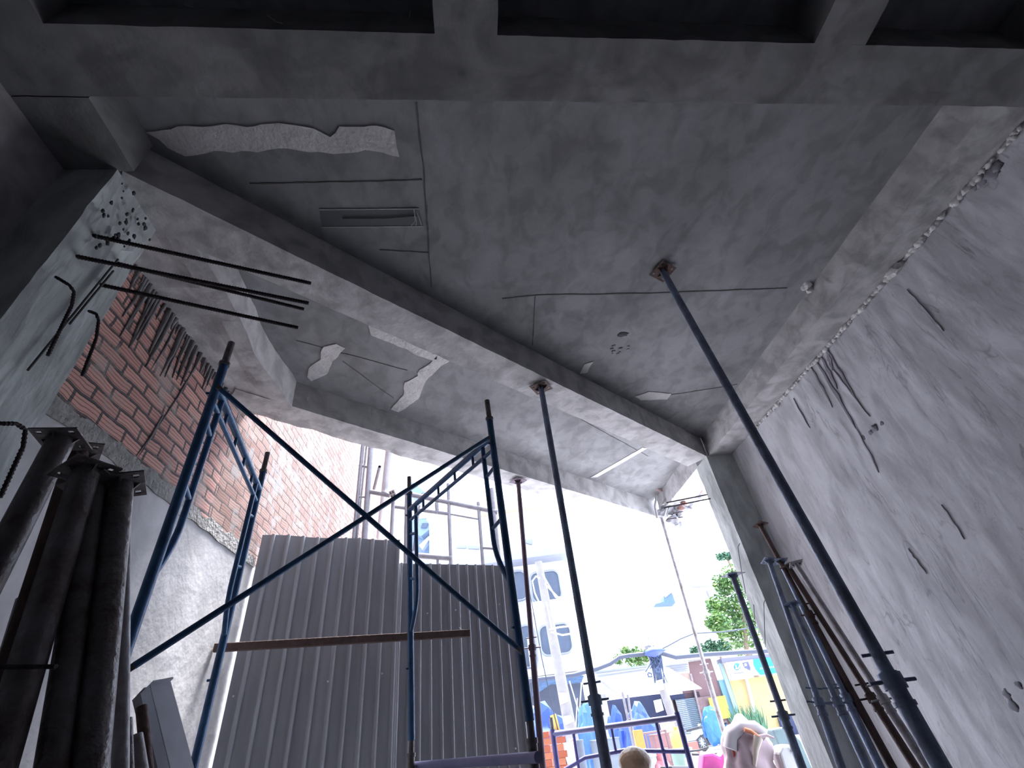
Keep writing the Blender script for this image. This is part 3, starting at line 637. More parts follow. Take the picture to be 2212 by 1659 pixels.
for pts, r in (([(943, 1086), (945, 1110)], .03), ([(945, 1205), (946, 1222)], .02), ([(906, 1092), (894, 1190)], .02)): op(pts, r, 'strut')
cs = thing('outdoor_scaffold', S(795, 1150, 6.4), 'narrow ladder-like scaffold tower against the sunlit brick wall', 'scaffold')
for px, r in ((((786, 940), (767, 1150)), .030), (((804, 940), (795, 1150)), .042), (((793, 945), (771, 1100)), .014), (((850, 1068), (845, 1150)), .026)):
    a, b = S(*px[0], 6.4), S(*px[1], 6.4); t = b - a; f = (0 - a.z) / t.z; MB().tube([a + (a - b) * .1, V((b.x, b.y, 0))], r, 10).build('post', outpipe, cs)
for pts, r in (([(776, 1005), (800, 1010)], .02), ([(770, 1073), (798, 1074)], .014), ([(800, 1062), (842, 1070)], .035)): op(pts, r, 'ledger', 6.4, outpipe, cs)
a = onz(843, 958, 4.7); b = onz(819, 1160, 4.7); b.x = max(b.x, WL + .08)
tag(MB().tube([b, a.lerp(b, .5), a], .05, 24, bore=.3).build('drain_pipe', pvc), 'wide pale pipe with its open end towards us, lying on the outdoor scaffold', 'pipe')
a = onz(820, 1008, 4.55); b = onz(808, 1056, 4.55)
tag(MB().tube([b, a], .02, 16, bore=.1).build('pipe_end', outpipe), 'short open pipe stub left of the wide pale pipe', 'pipe')
# hollow brick lying on the ledger
q = S(860, 1062, 6.3); hb = thing('hollow_brick', q, 'grey hollow brick resting on the outdoor scaffold', 'brick'); t = (S(880, 1052, 6.5) - S(842, 1070, 6.2)).normalized(); x_ = t.cross(V((0, 0, 1))).normalized(); z_ = x_.cross(t)
MB().obox(q, t * .13, x_ * .055, z_ * .06).build('body', mat('grey_brick', (.4, .36, .36), .9, 0, .3, 10), hb, .005)
for i in (-1, 1):
    for j in (-1, 1): MB().obox(q - t * .131 + x_ * i * .024 + z_ * j * .026, t * .002, x_ * .015, z_ * .017).build('hole', cavity, hb)
# ------------------------------------------------------------------ the street
def face(x0, y0, x1, y1, D): return S(x0, y0, D), S(x1, y1, D)
def slabS(p, q, z0, z1, dn, mb=None, back=0):   # wall panel between ground points p,q (vectors) thick dn away from us
    mb = mb or MB(); p = V((p.x, p.y, z0)); q = V((q.x, q.y, z0)); return mb.prism([p + HEAD * back, q + HEAD * back, q + V((0, 0, z1 - z0)) + HEAD * back, p + V((0, 0, z1 - z0)) + HEAD * back], HEAD * dn)
def quad(px, D, dn, mb=None):   # flat-faced block with the outline of four pixels at distance D
    mb = mb or MB(); return mb.prism([S(x, y, D) for x, y in px], HEAD * dn)
white = mat('white_render', (.46, .46, .48), .8, 0, .06, 2); offw = mat('ivory_render', (.42, .36, .27), .8, 0, .08, 2)
bluew = mat('blue_render', (.14, .20, .30), .7, 0, .15, 2); glass = mat('dark_window', (.045, .065, .11), .15, 0, .2, 3)
gable = mat('pale_blue_trim', (.26, .31, .42), .6); greyw = mat('shade_grey', (.22, .24, .29), .8, 0, .1, 2)
def rrect(x0, y0, x1, y1, D, r, n=5):   # rounded upright rectangle spanned between pixel corners (upright in the world)
    a = S(x0, y1, D); b = S(x1, y1, D); zt_ = S((x0 + x1) / 2, y0, D).z; zb = (a.z + b.z) / 2
    a = V((a.x, a.y, 0)); u = (V((b.x, b.y, 0)) - a); W = u.length; u.normalize(); H = zt_ - zb; pts = []
    for cx, cz, s0 in ((W - r, H - r, 0), (r, H - r, 90), (r, r, 180), (W - r, r, 270)):
        for k_ in range(n + 1):
            an = math.radians(s0 + 90 * k_ / n); pts.append(a + u * (cx + r * math.cos(an)) + V((0, 0, zb + cz + r * math.sin(an))))
    return pts
def window(root, x0, y0, x1, y1, D, r=.3, frm=None):
    o = rrect(x0 - 3, y0 - 3, x1 + 3, y1 + 3, D, r * 1.15); i = rrect(x0, y0, x1, y1, D, r); n = len(o)
    mb = MB(); f_ = -HEAD * .12
    vs = [p + f_ for p in o] + [p + f_ for p in i] + list(o) + list(i)
    fs = []
    for k_ in range(n):
        m_ = (k_ + 1) % n; fs += [(k_, m_, n + m_, n + k_), (k_, 2 * n + k_, 2 * n + m_, m_), (n + k_, n + m_, 3 * n + m_, 3 * n + k_)]
    wo = mb.add(vs, fs).build('window', frm or greyw, root)
    MB().prism([p - HEAD * .03 for p in i], HEAD * .02).build('pane', glass, wo)
    return wo
DW = 26.0
wh = thing('white_house', V((S(1100, 1300, DW).x, S(1100, 1300, DW).y, 0)), 'white several-storey house with rounded windows across the street', 'building')
pL, pR = S(930, 1400, DW), S(1256, 1440, DW)
slabS(pL, pR, 3.2, S(1180, 1210, DW).z, 6).build('wall', white, wh)
pRt = S(1222, 1150, DW - .5)
slabS(pL, S(1236, 1300, DW), S(1180, 1210, DW).z, S(1150, 1098, DW).z, 6, back=-.2).build('upper_wall', white, wh)
slabS(pL, S(1240, 1300, DW), S(1100, 1112, DW).z, S(1100, 1092, DW).z, 1.2, back=-.9).build('cornice', offw, wh)
slabS(pL, S(1240, 1300, DW), S(1100, 1226, DW).z, S(1100, 1210, DW).z, 1.5, back=-1.3).build('ledge', greyw, wh)
slabS(pL, S(1254, 1330, DW), S(1180, 1328, DW).z, S(1180, 1306, DW).z, 1.5, back=-1.0).build('ledge', white, wh)
slabS(pL, S(1262, 1440, DW), S(1180, 1462, DW).z, S(1180, 1446, DW).z, 1.5, back=-1.0).build('ledge', white, wh)
window(wh, 1153, 1236, 1214, 1298, DW); window(wh, 1100, 1236, 1140, 1296, DW)
window(wh, 1172, 1350, 1238, 1412, DW); window(wh, 1128, 1352, 1162, 1440, DW, .3)
for x in (1143, 1151): 
    a = S(x - 3, 1380, DW - .2); b = S(x + 2, 1442, DW - .2); MB().beam(V((a.x, a.y, a.z)), V((a.x, a.y, b.z)), .12, .08).build('mullion', white, wh)
for pts in (((985, 1178), (1006, 1178), (1007, 1184), (986, 1184)), ((1010, 1178), (1035, 1180), (1035, 1186), (1011, 1185))): quad(pts, DW - .3, .1).build('upper_window', greyw, wh)
quad(((1130, 1166), (1150, 1165), (1149, 1176), (1132, 1172)), DW - .3, .1).build('upper_window', greyw, wh)
# blue gabled house far left
bh = thing('gabled_house', V((S(905, 1200, 33).x, S(905, 1200, 33).y, 0)), 'pale blue house with pointed gables seen above the fence', 'building')
DB = 33
a = S(885, 1180, DB); b = S(945, 1180, DB); slabS(a, b, 0, S(910, 1120, DB).z, 6).build('wall', bluew, bh)
quad(((884, 1062), (889, 1040), (915, 1060), (905, 1072), (888, 1072)), DB - .4, 1.5).build('gable', bluew, bh)
quad(((905, 1072), (915, 1066), (930, 1075), (942, 1095), (940, 1108), (905, 1090)), DB - .3, 1.2).build('gable', gable, bh)
quad(((887, 1122), (936, 1122), (944, 1156), (926, 1144), (910, 1158), (887, 1150)), DB - .8, .7).build('gable_trim', bluew, bh)
quad(((905, 1178), (926, 1158), (948, 1192), (940, 1192), (926, 1166), (912, 1188)), DB - .9, .5).build('gable_trim', gable, bh)
quad(((912, 1130), (925, 1130), (921, 1140), (909, 1140)), DB - .95, .1).build('window', glass, bh)
quad(((888, 1200), (940, 1204), (938, 1216), (886, 1216)), DB - 1, .6).build('balcony', gable, bh)
# distant pale building with a small window and roofs
fb = thing('distant_house', V((S(1540, 1400, 62).x, S(1540, 1400, 62).y, 0)), 'bleached distant building behind the tree', 'building')
slabS(S(1385, 1400, 62), S(1640, 1400, 62), 0, S(1500, 1268, 62).z, 8).build('wall', white, fb)
quad(((1493, 1262), (1530, 1261), (1532, 1266), (1495, 1268)), 61, .5).build('roof_edge', greyw, fb)
w2 = quad(((1527, 1276), (1541, 1275), (1545, 1288), (1532, 1291)), 61.6, .3).build('window', greyw, fb)
quad(((1529, 1278), (1540, 1277), (1543, 1287), (1533, 1289)), 61.4, .1).build('pane', white, w2)
br2 = thing('blue_roofed_shed', V((S(1440, 1400, 58).x, S(1440, 1400, 58).y, 0)), 'small blue roof poking above the far building', 'building')
quad(((1417, 1304), (1434, 1300), (1434, 1286), (1446, 1275), (1452, 1282), (1459, 1302)), 58, 2).build('roof', mat('blue_roof', (.07, .13, .32), .6, 0, .2, 3), br2)
quad(((1433, 1285), (1446, 1274), (1450, 1280), (1438, 1290)), 57.8, .1).build('trim', mat('pink_trim', (.7, .5, .6)), br2)
# trees
def foliage(mb, cs_, n, size):
    for i in range(n):
        c, r = cs_[i % len(cs_)]
        d = V((R.gauss(0, 1), R.gauss(0, 1), R.gauss(0, 1))).normalized() * r * (R.random() ** .45)
        p = c + d; a = V((R.gauss(0, 1), R.gauss(0, 1), R.gauss(0, .6))).normalized(); b = a.cross(V((R.gauss(0, 1), R.gauss(0, 1), R.gauss(0, 1)))).normalized()
        s = size * R.uniform(.6, 1.3)
        mb.add([p - a * s, p + b * s * .45, p + a * s, p - b * s * .45], [(0, 1, 2, 3)])
    return mb
leaf = mat('leaf_green', (.05, .15, .06), .6, 0, .5, 1.5, col2=(.13, .21, .03)); leafb = mat('leaf_bluish', (.05, .15, .08), .6, 0, .4, 2)
bark = mat('bark', (.2, .15, .11), .9)
DT = 34
tr_ = thing('tree', V((S(1610, 1400, DT).x, S(1610, 1400, DT).y, 0)), 'leafy green tree behind the shops, left of the right column', 'tree')
cs_ = [(S(x, y, DT + R.uniform(-1, 1)), r) for x, y, r in ((1560, 1262, .7), (1585, 1250, .9), (1610, 1240, 1.), (1640, 1270, 1.2), (1600, 1290, 1.1), (1570, 1310, 1.0), (1545, 1310, .6), (1590, 1335, 1.2), (1555, 1345, .7), (1620, 1350, 1.3), (1600, 1385, 1.1), (1650, 1330, 1.5), (1560, 1355, .7), (1540, 1345, .5))]
foliage(MB(), cs_, 5200, .15).build('foliage', leaf, tr_, fixn=False)
bt = S(1612, 1400, DT); MB().tube([V((bt.x, bt.y, 0)), bt, S(1605, 1300, DT)], .2, 10, r2=.08).build('trunk', bark, tr_)
for pts, lab, mt in (([(1375, 1412, .5), (1350, 1408, .4), (1365, 1425, .5), (1400, 1415, .4), (1385, 1428, .5), (1335, 1425, .35)], 'yellow-green bush behind the white awning roof', leaf),
                     ([(1550, 1400, .5), (1535, 1396, .4), (1565, 1395, .5), (1500, 1408, .35), (1515, 1405, .4)], 'feathery bush above the brown shopfront', leafb)):
    b0 = S(pts[0][0], pts[0][1], 38); t_ = thing('bush', V((b0.x, b0.y, 0)), lab, 'bush')
    foliage(MB(), [(S(x, y, 38), r) for x, y, r in pts], 1300, .13).build('foliage', mt, t_, fixn=False)
    MB().tube([V((b0.x, b0.y, 0)), b0], .08, 8).build('trunk', bark, t_)
q = [(S(x, y, 40), .35) for x, y in ((1555, 1202), (1567, 1202), (1578, 1201))]; b0 = S(1570, 1202, 40); t_ = thing('tree', V((b0.x, b0.y, 0)), 'top of a far tree peeping out beside the right column', 'tree')
foliage(MB(), q, 400, .14).build('foliage', leafb, t_, fixn=False); MB().tube([V((b0.x, b0.y, 0)), b0], .1, 8).build('trunk', bark, t_)
# shops in a row across the street
DS = 30.0
darki = mat('shop_interior', (.035, .045, .10), .8, 0, .2, 2); brown = mat('brown_facade', (.17, .105, .11), .8, 0, .12, 2); awn = mat('white_awning', (.52, .52, .54), .6)
sh = thing('shop', V((S(1350, 1560, DS).x, S(1350, 1560, DS).y, 0)), 'shop with a broad white awning and a dark open front', 'building')
quad(((1290, 1452), (1395, 1438), (1400, 1500), (1285, 1512)), DS, .3).build('wall', awn, sh)
quad(((1285, 1450), (1400, 1436), (1400, 1440), (1286, 1454)), DS - .3, .5).build('roof_edge', greyw, sh)
aw = MB(); a, b = S(1288, 1462, DS), S(1440, 1440, DS); c, d = S(1350, 1508, DS - 1.6), S(1516, 1488, DS - 1.6); aw.prism([a, b, d, c], V((0, 0, .04))).build('awning', awn, sh)
slabS(S(1270, 1550, DS), S(1462, 1550, DS), 0, S(1400, 1500, DS).z, .3, back=.8).build('shop_front', darki, sh)
slabS(S(1262, 1550, DS), S(1318, 1550, DS), 0, S(1300, 1500, DS).z, .2, back=.0).build('side_wall', white, sh)
s2 = thing('shop', V((S(1470, 1560, DS).x, S(1470, 1560, DS).y, 0)), 'shop with white louvres over a grey-blue roller shutter', 'building')
quad(((1434, 1431), (1486, 1426), (1490, 1453), (1440, 1458)), DS, .4).build('louvre_panel', awn, s2)
for k in range(4): quad(((1440, 1439 + k * 4.5), (1486, 1434 + k * 4.5), (1486, 1435.3 + k * 4.5), (1440, 1440.3 + k * 4.5)), DS - .1, .08).build('louvre', greyw, s2)
quad(((1430, 1429), (1560, 1413), (1560, 1417), (1431, 1433)), DS - .5, .8).build('roof_edge', awn, s2)
quad(((1440, 1458), (1490, 1453), (1500, 1490), (1452, 1496)), DS, .3).build('panel', mat('pale_boards', (.36, .26, .22), .8, 0, .15, 4), s2)
a, b = S(1462, 1600, DS), S(1527, 1595, DS)
mb = MB(); n = 26; zt_ = S(1490, 1508, DS).z
for k in range(n):
    z0_ = zt_ * k / n; mb.obox((a.x * .5 + b.x * .5, a.y * .5 + b.y * .5, z0_ + zt_ / n / 2), V((b.x - a.x, b.y - a.y, 0)) / 2, HEAD * .02, V((0, 0, zt_ / n / 2 * .8)))
mb.build('shutter', mat('shutter_grey', (.13, .18, .22), .6), s2)
slabS(S(1455, 1560, DS), S(1530, 1560, DS), zt_, S(1490, 1496, DS).z, .2, back=.1).build('lintel', darki, s2)
for k in range(9): quad(((1490 + k * 3.6, 1455 + k * 15), (1494 + k * 3.6, 1455 + k * 15), (1498 + k * 3.6, 1470 + k * 15), (1494 + k * 3.6, 1470 + k * 15)), DS - .1, .2).build('post_piece', mat('tiled_post', (.3, .25, .26), .8, 0, .4, 8), s2)
s3 = thing('shop', V((S(1530, 1560, DS).x, S(1530, 1560, DS).y, 0)), 'narrow brown shopfront between the shutter and the signboard', 'building')
slabS(S(1496, 1560, DS), S(1580, 1560, DS), 0, S(1525, 1424, DS).z, .3, back=.1).build('wall', brown, s3)
quad(((1500, 1508), (1555, 1500), (1576, 1580), (1530, 1590)), DS - .05, .1).build('lower_wall', mat('faded_murals', (.24, .16, .16), .8, 0, .5, 3), s3)
ys_ = quad(((1530, 1508), (1566, 1502), (1580, 1550), (1543, 1556)), DS - .25, .06).build('poster', mat('yellow_poster', (.60, .52, .06), .6, 0, .25, 2)); tag(ys_, 'yellow poster on the brown shopfront', 'poster')
s4 = thing('shop', V((S(1640, 1560, DS).x, S(1640, 1560, DS).y, 0)), 'shop with a cream and orange shutter under the white and teal signboard', 'building')
slabS(S(1580, 1560, DS), S(1760, 1560, DS), 0, S(1640, 1462, DS).z, .3, back=.1).build('wall', mat('orange_cream', (.52, .32, .13), .7, 0, .2, .7, col2=(.50, .40, .19)), s4)
slabS(S(1580, 1560, DS), S(1604, 1560, DS), 0, S(1590, 1464, DS).z, .2, back=-.05).build('blue_wall_edge', mat('teal_wall', (.12, .24, .29), .8), s4)
quad(((1558, 1422), (1700, 1408), (1700, 1418), (1560, 1431)), DS - .6, 1.).build('roof', mat('tin_roof', (.13, .13, .19), .7), s4)
quad(((1610, 1466), (1616, 1466), (1640, 1560), (1632, 1560)), DS - .15, .1).build('downpipe', awn, s4)
quad(((1553, 1432), (1560, 1431), (1604, 1560), (1596, 1562)), DS - .2, .15).build('blue_post', mat('sky_post', (.22, .32, .40), .7), s4)
quad(((1680, 1548), (1740, 1540), (1740, 1590), (1690, 1580)), DS - .1, .1).build('dark_opening', darki, s4)
# signboard with lettering
sgn = thing('signboard', S(1625, 1470, DS - .7), 'white and teal signboard with a round blue badge', 'sign')
def onS(x, y, D=DS - .7, o=0): return S(x, y, D) 
quad(((1568, 1431), (1700, 1416), (1716, 1450), (1581, 1464)), DS - .7, .12).build('board', mat('sign_cream', (.42, .39, .31), .5), sgn)
def sgq(px, name, mt, dd=.0): return quad(px, DS - .73 - dd, .02).build(name, mt, sgn)
sgq(((1627, 1424), (1700, 1416), (1716, 1450), (1643, 1458), (1634, 1448), (1628, 1436)), 'teal_field', mat('teal', (.01, .26, .26), .5))
def disc(x, y, rx, ry, name, mt, n=16): return sgq([(x + rx * math.cos(2 * math.pi * k / n), y + ry * math.sin(2 * math.pi * k / n)) for k in range(n)], name, mt, .03)
disc(1592.5, 1440, 7, 8, 'badge', mat('badge_blue', (.03, .18, .28), .5))
for a_ in (((1588, 1437), (1590, 1436), (1593, 1446), (1591, 1446)), ((1594, 1444), (1597, 1436), (1599, 1437), (1596, 1446)), ((1588, 1444), (1597, 1441), (1597, 1443), (1589, 1446))): sgq(a_, 'badge_mark', awn, .07)
logo = mat('logo_ink', (.07, .08, .16), .6)
for a_ in (((1604, 1432), (1611, 1430), (1612, 1432), (1605, 1434)), ((1612, 1430), (1616, 1429), (1622, 1444), (1619, 1445)), ((1604, 1432), (1606, 1432), (1609, 1438), (1607, 1439)), ((1607, 1440), (1616, 1438), (1617, 1444), (1611, 1444)), ((1616, 1444), (1622, 1446), (1621, 1448), (1615, 1446))): sgq(a_, 'logo_stroke', logo, .03)
for k in range(7): sgq(((1586 + k * 3, 1454 - k * .35), (1588 + k * 3, 1453.8 - k * .35), (1588.4 + k * 3, 1455.2 - k * .35), (1586.4 + k * 3, 1455.4 - k * .35)), 'small_letter', logo, .03)
for k in range(9): sgq(((1641 + k * 4, 1442 - k * .5), (1643.6 + k * 4, 1441.7 - k * .5), (1644.4 + k * 4, 1446 - k * .5), (1641.8 + k * 4, 1446.4 - k * .5)), 'letter', mat('pale_teal', (.2, .45, .42), .5), .03)
# dark stall under the white house
s5 = thing('shop', V((S(1200, 1560, 25).x, S(1200, 1560, 25).y, 0)), 'dark open stall at the foot of the white house', 'building')
slabS(S(1140, 1560, 25.2), S(1272, 1560, 25.2), 0, S(1200, 1464, 25.2).z, .3).build('stall_front', mat('stall_dark', (.06, .07, .10), .8, 0, .3, 1), s5)
quad(((1262, 1462), (1267, 1461), (1278, 1545), (1271, 1546)), 24.9, .1).build('white_post', awn, s5)
tp_ = mat('tarp_stripes', (.05, .10, .19), .6, 0, .5, 3, stretch=(1, 1, 6))
tag(quad(((1150, 1468), (1262, 1459), (1255, 1475), (1225, 1478), (1190, 1478), (1158, 1500), (1150, 1505)), 24.6, .08).build('tarpaulin', tp_), 'striped blue awning cloth over the dark stall', 'tarpaulin')
for a, b, lab in (((1230, 1471), (1272, 1560), 'pale pole leaning left to right in the dark stall'), ((1256, 1474), (1232, 1600), 'pale pole crossing the other in the dark stall'), ((1247, 1508), (1229, 1602), 'short pale pole beside the crossed ones')):
    tag(MB().tube([S(*a, 24), V((S(*b, 23.8).x, S(*b, 23.8).y, 0))], .03, 6).build('pole', pvc), lab, 'pole')
# blue tarpaulins, goods
bt_ = mat('blue_tarp', (.03, .08, .36), .55, 0, .3, 2); bt2 = mat('light_blue_tarp', (.06, .17, .42), .55, 0, .3, 2)
def heap(name, x, y, r, D, mt, lab, cat, sq=(1, .8, .8), seed=1, amp=.5, sub=3):
    p = S(x, y, D); return tag(MB().lump(p, r, sq, seed, amp, sub, False).build(name, mt), lab, cat)
heap('tarpaulin', 1162, 1592, .75, 18, bt_, 'blue tarpaulin heap behind the red bricks', 'tarpaulin', (1, .8, 1.1), 2)
heap('tarpaulin', 1278, 1608, .42, 18, bt2, 'light blue tarpaulin behind the upright prop', 'tarpaulin', (.8, .8, 2.2), 3)
heap('tarpaulin', 1338, 1598, .36, 22.6, bt_, 'dark blue tarpaulin stall left of the two poles', 'tarpaulin', (1, .8, 2.6), 4)
heap('tarpaulin', 1387, 1596, .58, 22, bt_, 'blue tarpaulin stall with a pale crest, right of the two poles', 'tarpaulin', (1.0, .8, 1.65), 5)
for a, b, lab in (((1344, 1494), (1372, 1625), 'left pole of the pair before the blue stall'), ((1356, 1500), (1366, 1625), 'right pole of the pair before the blue stall')):
    tag(MB().tube([S(*a, 15), V((S(*b, 15).x, S(*b, 15).y, 0))], .035, 8).build('pole', outpipe), lab, 'pole')
tag(quad(((1368, 1578), (1387, 1576), (1408, 1668), (1388, 1670)), 14, .2).build('orange_board', mat('orange_board', (.60, .20, .04), .6, 0, .2, 4)), 'orange board standing behind the low scaffold frame', 'board')
tag(quad(((1188, 1546), (1201, 1541), (1212, 1584), (1201, 1590)), 9, .06).build('yellow_panel', mat('yellow_panel', (.60, .46, .12), .6, 0, .1, 4)), 'yellow panel behind the left post of the low frame', 'panel')
# stacked bricks: individually laid in courses
rb = [mat('red_brick_a', (.36, .10, .055), .9, 0, .2, 9), mat('red_brick_b', (.42, .15, .08), .9, 0, .2, 9)]
o = S(1173, 1592, 9.0); bw_, bh_ = .20, .085
ORD = ['top', 'second', 'third', 'fourth', 'fifth', 'sixth', 'seventh', 'bottom']
for k in range(8):
    for i in range(2):
        c = V((o.x, o.y, 0)) + RIGHT * (i * bw_ + (.04 if k % 2 else 0)) + V((0, 0, o.z + .02 - k * bh_))
        lab = ('left' if i == 0 else 'right') + ' red clay brick in the ' + ORD[k] + (' course' if k in (0, 7) else ' course from the top') + ' of the outdoor stack'
        tag(MB().obox(c, RIGHT * bw_ * .485, HEAD * .045, V((0, 0, bh_ * .48))).build('clay_brick', rb[(i + k) % 2], bevel=.004), lab, 'brick', 'red bricks stacked outside')
base = V((o.x, o.y, 0)) + RIGHT * bw_ * .6; zb_ = o.z + .02 - 7.5 * bh_
pal = thing('trestle', base, 'low timber trestle carrying the red bricks', 'trestle')
MB().obox(base + V((0, 0, zb_ - .03)), RIGHT * .3, HEAD * .12, V((0, 0, .03))).build('top', bark, pal)
for sx in (-.25, .25):
    for sy in (-.08, .08): q = base + RIGHT * sx + HEAD * sy; MB().beam(q, q + V((0, 0, zb_ - .06)), .04, .04).build('leg', bark, pal)
# utility poles with boxes and cables
cpole = mat('pole_concrete', (.22, .21, .215), .85, 0, .2, 4); cable = mat('cable_black', (.05, .06, .09), .7); boxm = mat('meter_box', (.80, .80, .78), .6)
def upole(tp, p2, D, r0, r1, lab):
    T = S(*tp, D); Q = S(*p2, D); t = Q - T; B = T + t * ((0 - T.z) / t.z); root = thing('utility_pole', B, lab, 'utility pole')
    MB().tube([B, T], r1, 16, r2=r0).build('shaft', cpole, root); return root
DP = 17
p1 = upole((1163, 1214), (1212, 1470), DP, .13, .2, 'round concrete utility pole in front of the white house')
for pts in ([(1166, 1250), (1158, 1245), (1150, 1255), (1155, 1280), (1164, 1300)], [(1172, 1240), (1200, 1290), (1230, 1300)], [(1178, 1262), (1205, 1290), (1218, 1290)], [(1180, 1300), (1188, 1340), (1192, 1360)], [(1186, 1360), (1208, 1355), (1234, 1352)], [(1190, 1365), (1215, 1372), (1250, 1366)]):
    MB().tube([S(x, y, DP - .25) for x, y in pts], .025, 6).build('service_wire', boxm, p1)
for pts in (((1206, 1497), (1226, 1497), (1227, 1515), (1210, 1522)), ((1214, 1548), (1232, 1545), (1240, 1558), (1222, 1566))):
    tag(quad(pts, DP - .38, .22).build('meter_box', boxm, None, .01), 'white meter box on the round pole, ' + ('upper one' if pts[0][1] < 1520 else 'lower one'), 'meter box')
p2 = upole((1398, 1395), (1450, 1540), 20, .11, .19, 'utility pole wrapped in cable tangles before the white awning')
clm = mat('cable_grey_blue', (.06, .09, .17), .7, 0, .4, 6)
mb = MB()
for i in range(40):
    a = R.uniform(0, 6.28); x0, y0 = 1408 + R.uniform(-10, 14), 1405 + R.uniform(-10, 14)
    pts = [(x0, y0), (x0 + 8 * math.cos(a), y0 + 6 * math.sin(a)), (x0 + 10 * math.cos(a + 1), y0 + 10 * math.sin(a + 1) + 4), (x0 + R.uniform(-8, 16), y0 + R.uniform(8, 34))]
    mb.tube([S(x, y, 19.7 + R.uniform(-.2, .2)) for x, y in pts], .02, 5)
for i in range(14):
    x0 = 1404 + i * 1.8; mb.tube([S(x0, 1412, 19.7), S(x0 + 4, 1440, 19.7), S(x0 + 12 + R.uniform(-6, 6), 1476, 19.7)], .02, 5)
mb.build('cable_tangle', clm, p2)
mb = MB().lump(S(1412, 1408, 19.5), .3, (1.2, .8, .5), 4, .5, 2); mb.build('splice_box', mat('splice_blue', (.05, .08, .22), .6), p2)
for x, y, r in ((1403, 1457, .12), (1420, 1446, .14)): MB().tube([S(x - 3, y - 4, 19.4), S(x + 4, y - 2, 19.4), S(x + 5, y + 5, 19.4), S(x - 2, y + 5, 19.4), S(x - 4, y - 2, 19.4)], .03, 6).build('cable_coil', clm, p2)
for pts, wch in ((((1419, 1470), (1431, 1467), (1435, 1489), (1422, 1492)), 'upper'), (((1414, 1513), (1428, 1510), (1434, 1534), (1420, 1539)), 'lower')):
    tag(quad(pts, 19.62, .25).build('meter_box', boxm, None, .01), wch + ' white box on the cable-wrapped pole', 'meter box')
for pts, r, lab in (([(1398, 1412), (1360, 1416), (1338, 1420), (1318, 1434), (1292, 1444), (1240, 1458), (1140, 1470)], .10, 'thick dark cable bundle running left from the tangled pole'),
                    ([(1425, 1410), (1460, 1420), (1520, 1414), (1600, 1409), (1700, 1404)], .10, 'thick dark cable bundle running right from the tangled pole'),
                    ([(1425, 1404), (1445, 1394), (1470, 1380), (1500, 1368), (1560, 1365), (1640, 1354), (1720, 1345)], .03, 'thin cable rising right from the tangled pole and passing the green tree')):
    tag(MB().tube([S(x, y, 19.8) for x, y in pts], r * .75, 7).build('cable', cable), lab, 'cable')
tag(MB().tube([S(1132, 1215, 9), S(1152, 1320, 9), S(1170, 1420, 9), S(1196, 1540, 9), S(1232, 1680, 9)], .008, 6).build('cable', cable), 'thin black wire hanging in front of the white house', 'cable')
mb = MB()
for a, b in (((1384, 1374), (1390, 1398)), ((1402, 1374), (1406, 1386)), ((1384, 1374), (1402, 1374))): mb.beam(S(*a, 20), S(*b, 20), .1, .1)
mb.build('crossarm', mat('crossarm_blue', (.35, .45, .7), .7), p2)
# motorbikes
tyre = mat('tyre', (.04, .04, .045), .8); chrome = mat('chrome', (.6, .6, .62), .3, .8)
def wheel(mb, c, r, ax_, th=.05):
    ax_ = ax_.normalized(); a = ax_.cross(V((0, 0, 1))).normalized(); n = 20
    mb.tube([c + (a * math.cos(2 * math.pi * k / n) + V((0, 0, 1)) * math.sin(2 * math.pi * k / n)) * r for k in range(n + 1)], th, 8, caps=False)
def motorbike(x, y, D, yaw, body, lab, s=1.0):
    g = S(x, y, D); g = V((g.x, g.y, 0)); f = (RIGHT * math.cos(yaw) + HEAD * math.sin(yaw)); sd = f.cross(V((0, 0, 1))); up = V((0, 0, 1)); P = lambda a, b, c: g + (f * a + sd * b + up * c) * s
    root = thing('motorbike', g, lab, 'motorbike', 'parked motorbikes')
    for a in (-.62, .62):
        mb = MB(); wheel(mb, P(a, 0, .29), .25 * s, sd, .045 * s); wo = mb.build('wheel', tyre, root)
        mb = MB(); 
        for k in range(8): mb.tube([P(a, 0, .29), P(a, 0, .29) + (f * math.cos(k * .785) + up * math.sin(k * .785)) * .24 * s], .008, 5)
        mb.tube([P(a, -.05, .29), P(a, .05, .29)], .05 * s, 10); mb.build('spokes', chrome, wo)
    MB().prism([P(-.75, -.1, .62), P(-.35, -.1, .42), P(.1, -.1, .40), P(.35, -.1, .55), P(.30, -.1, .66), P(-.1, -.1, .58), P(-.3, -.1, .78), P(-.75, -.1, .82)], sd * .2 * s).build('body', body, root, .02)
    MB().prism([P(.30, -.14, .40), P(.42, -.14, .36), P(.50, -.14, .80), P(.40, -.14, .90)], sd * .28 * s).build('leg_shield', body, root, .015)
    MB().prism([P(-.78, -.12, .80), P(.02, -.12, .74), P(.0, -.12, .82), P(-.4, -.12, .86), P(-.8, -.12, .90)], sd * .24 * s).build('seat', mat('seat_black', (.03, .03, .035), .6), root, .02)
    MB().tube([P(.62, 0, .29), P(.46, 0, .95)], .03 * s, 8).build('fork', chrome, root)
    MB().tube([P(.36, -.32, 1.0), P(.46, -.12, .97), P(.46, .12, .97), P(.36, .32, 1.0)], .015 * s, 8).build('handlebar', tyre, root)
    MB().lump(P(.54, 0, .88), .08 * s, (1, 1, 1), 1, .1, 2).build('headlamp', chrome, root)
    return root
motorbike(1545, 1600, 28, 2.6, bt2, 'motorbike under a bright blue cover, wheel showing, by the brown shopfront')
motorbike(1492, 1600, 27, 2.2, mat('grey_body', (.25, .27, .33), .5), 'dark motorbike in front of the roller shutter')
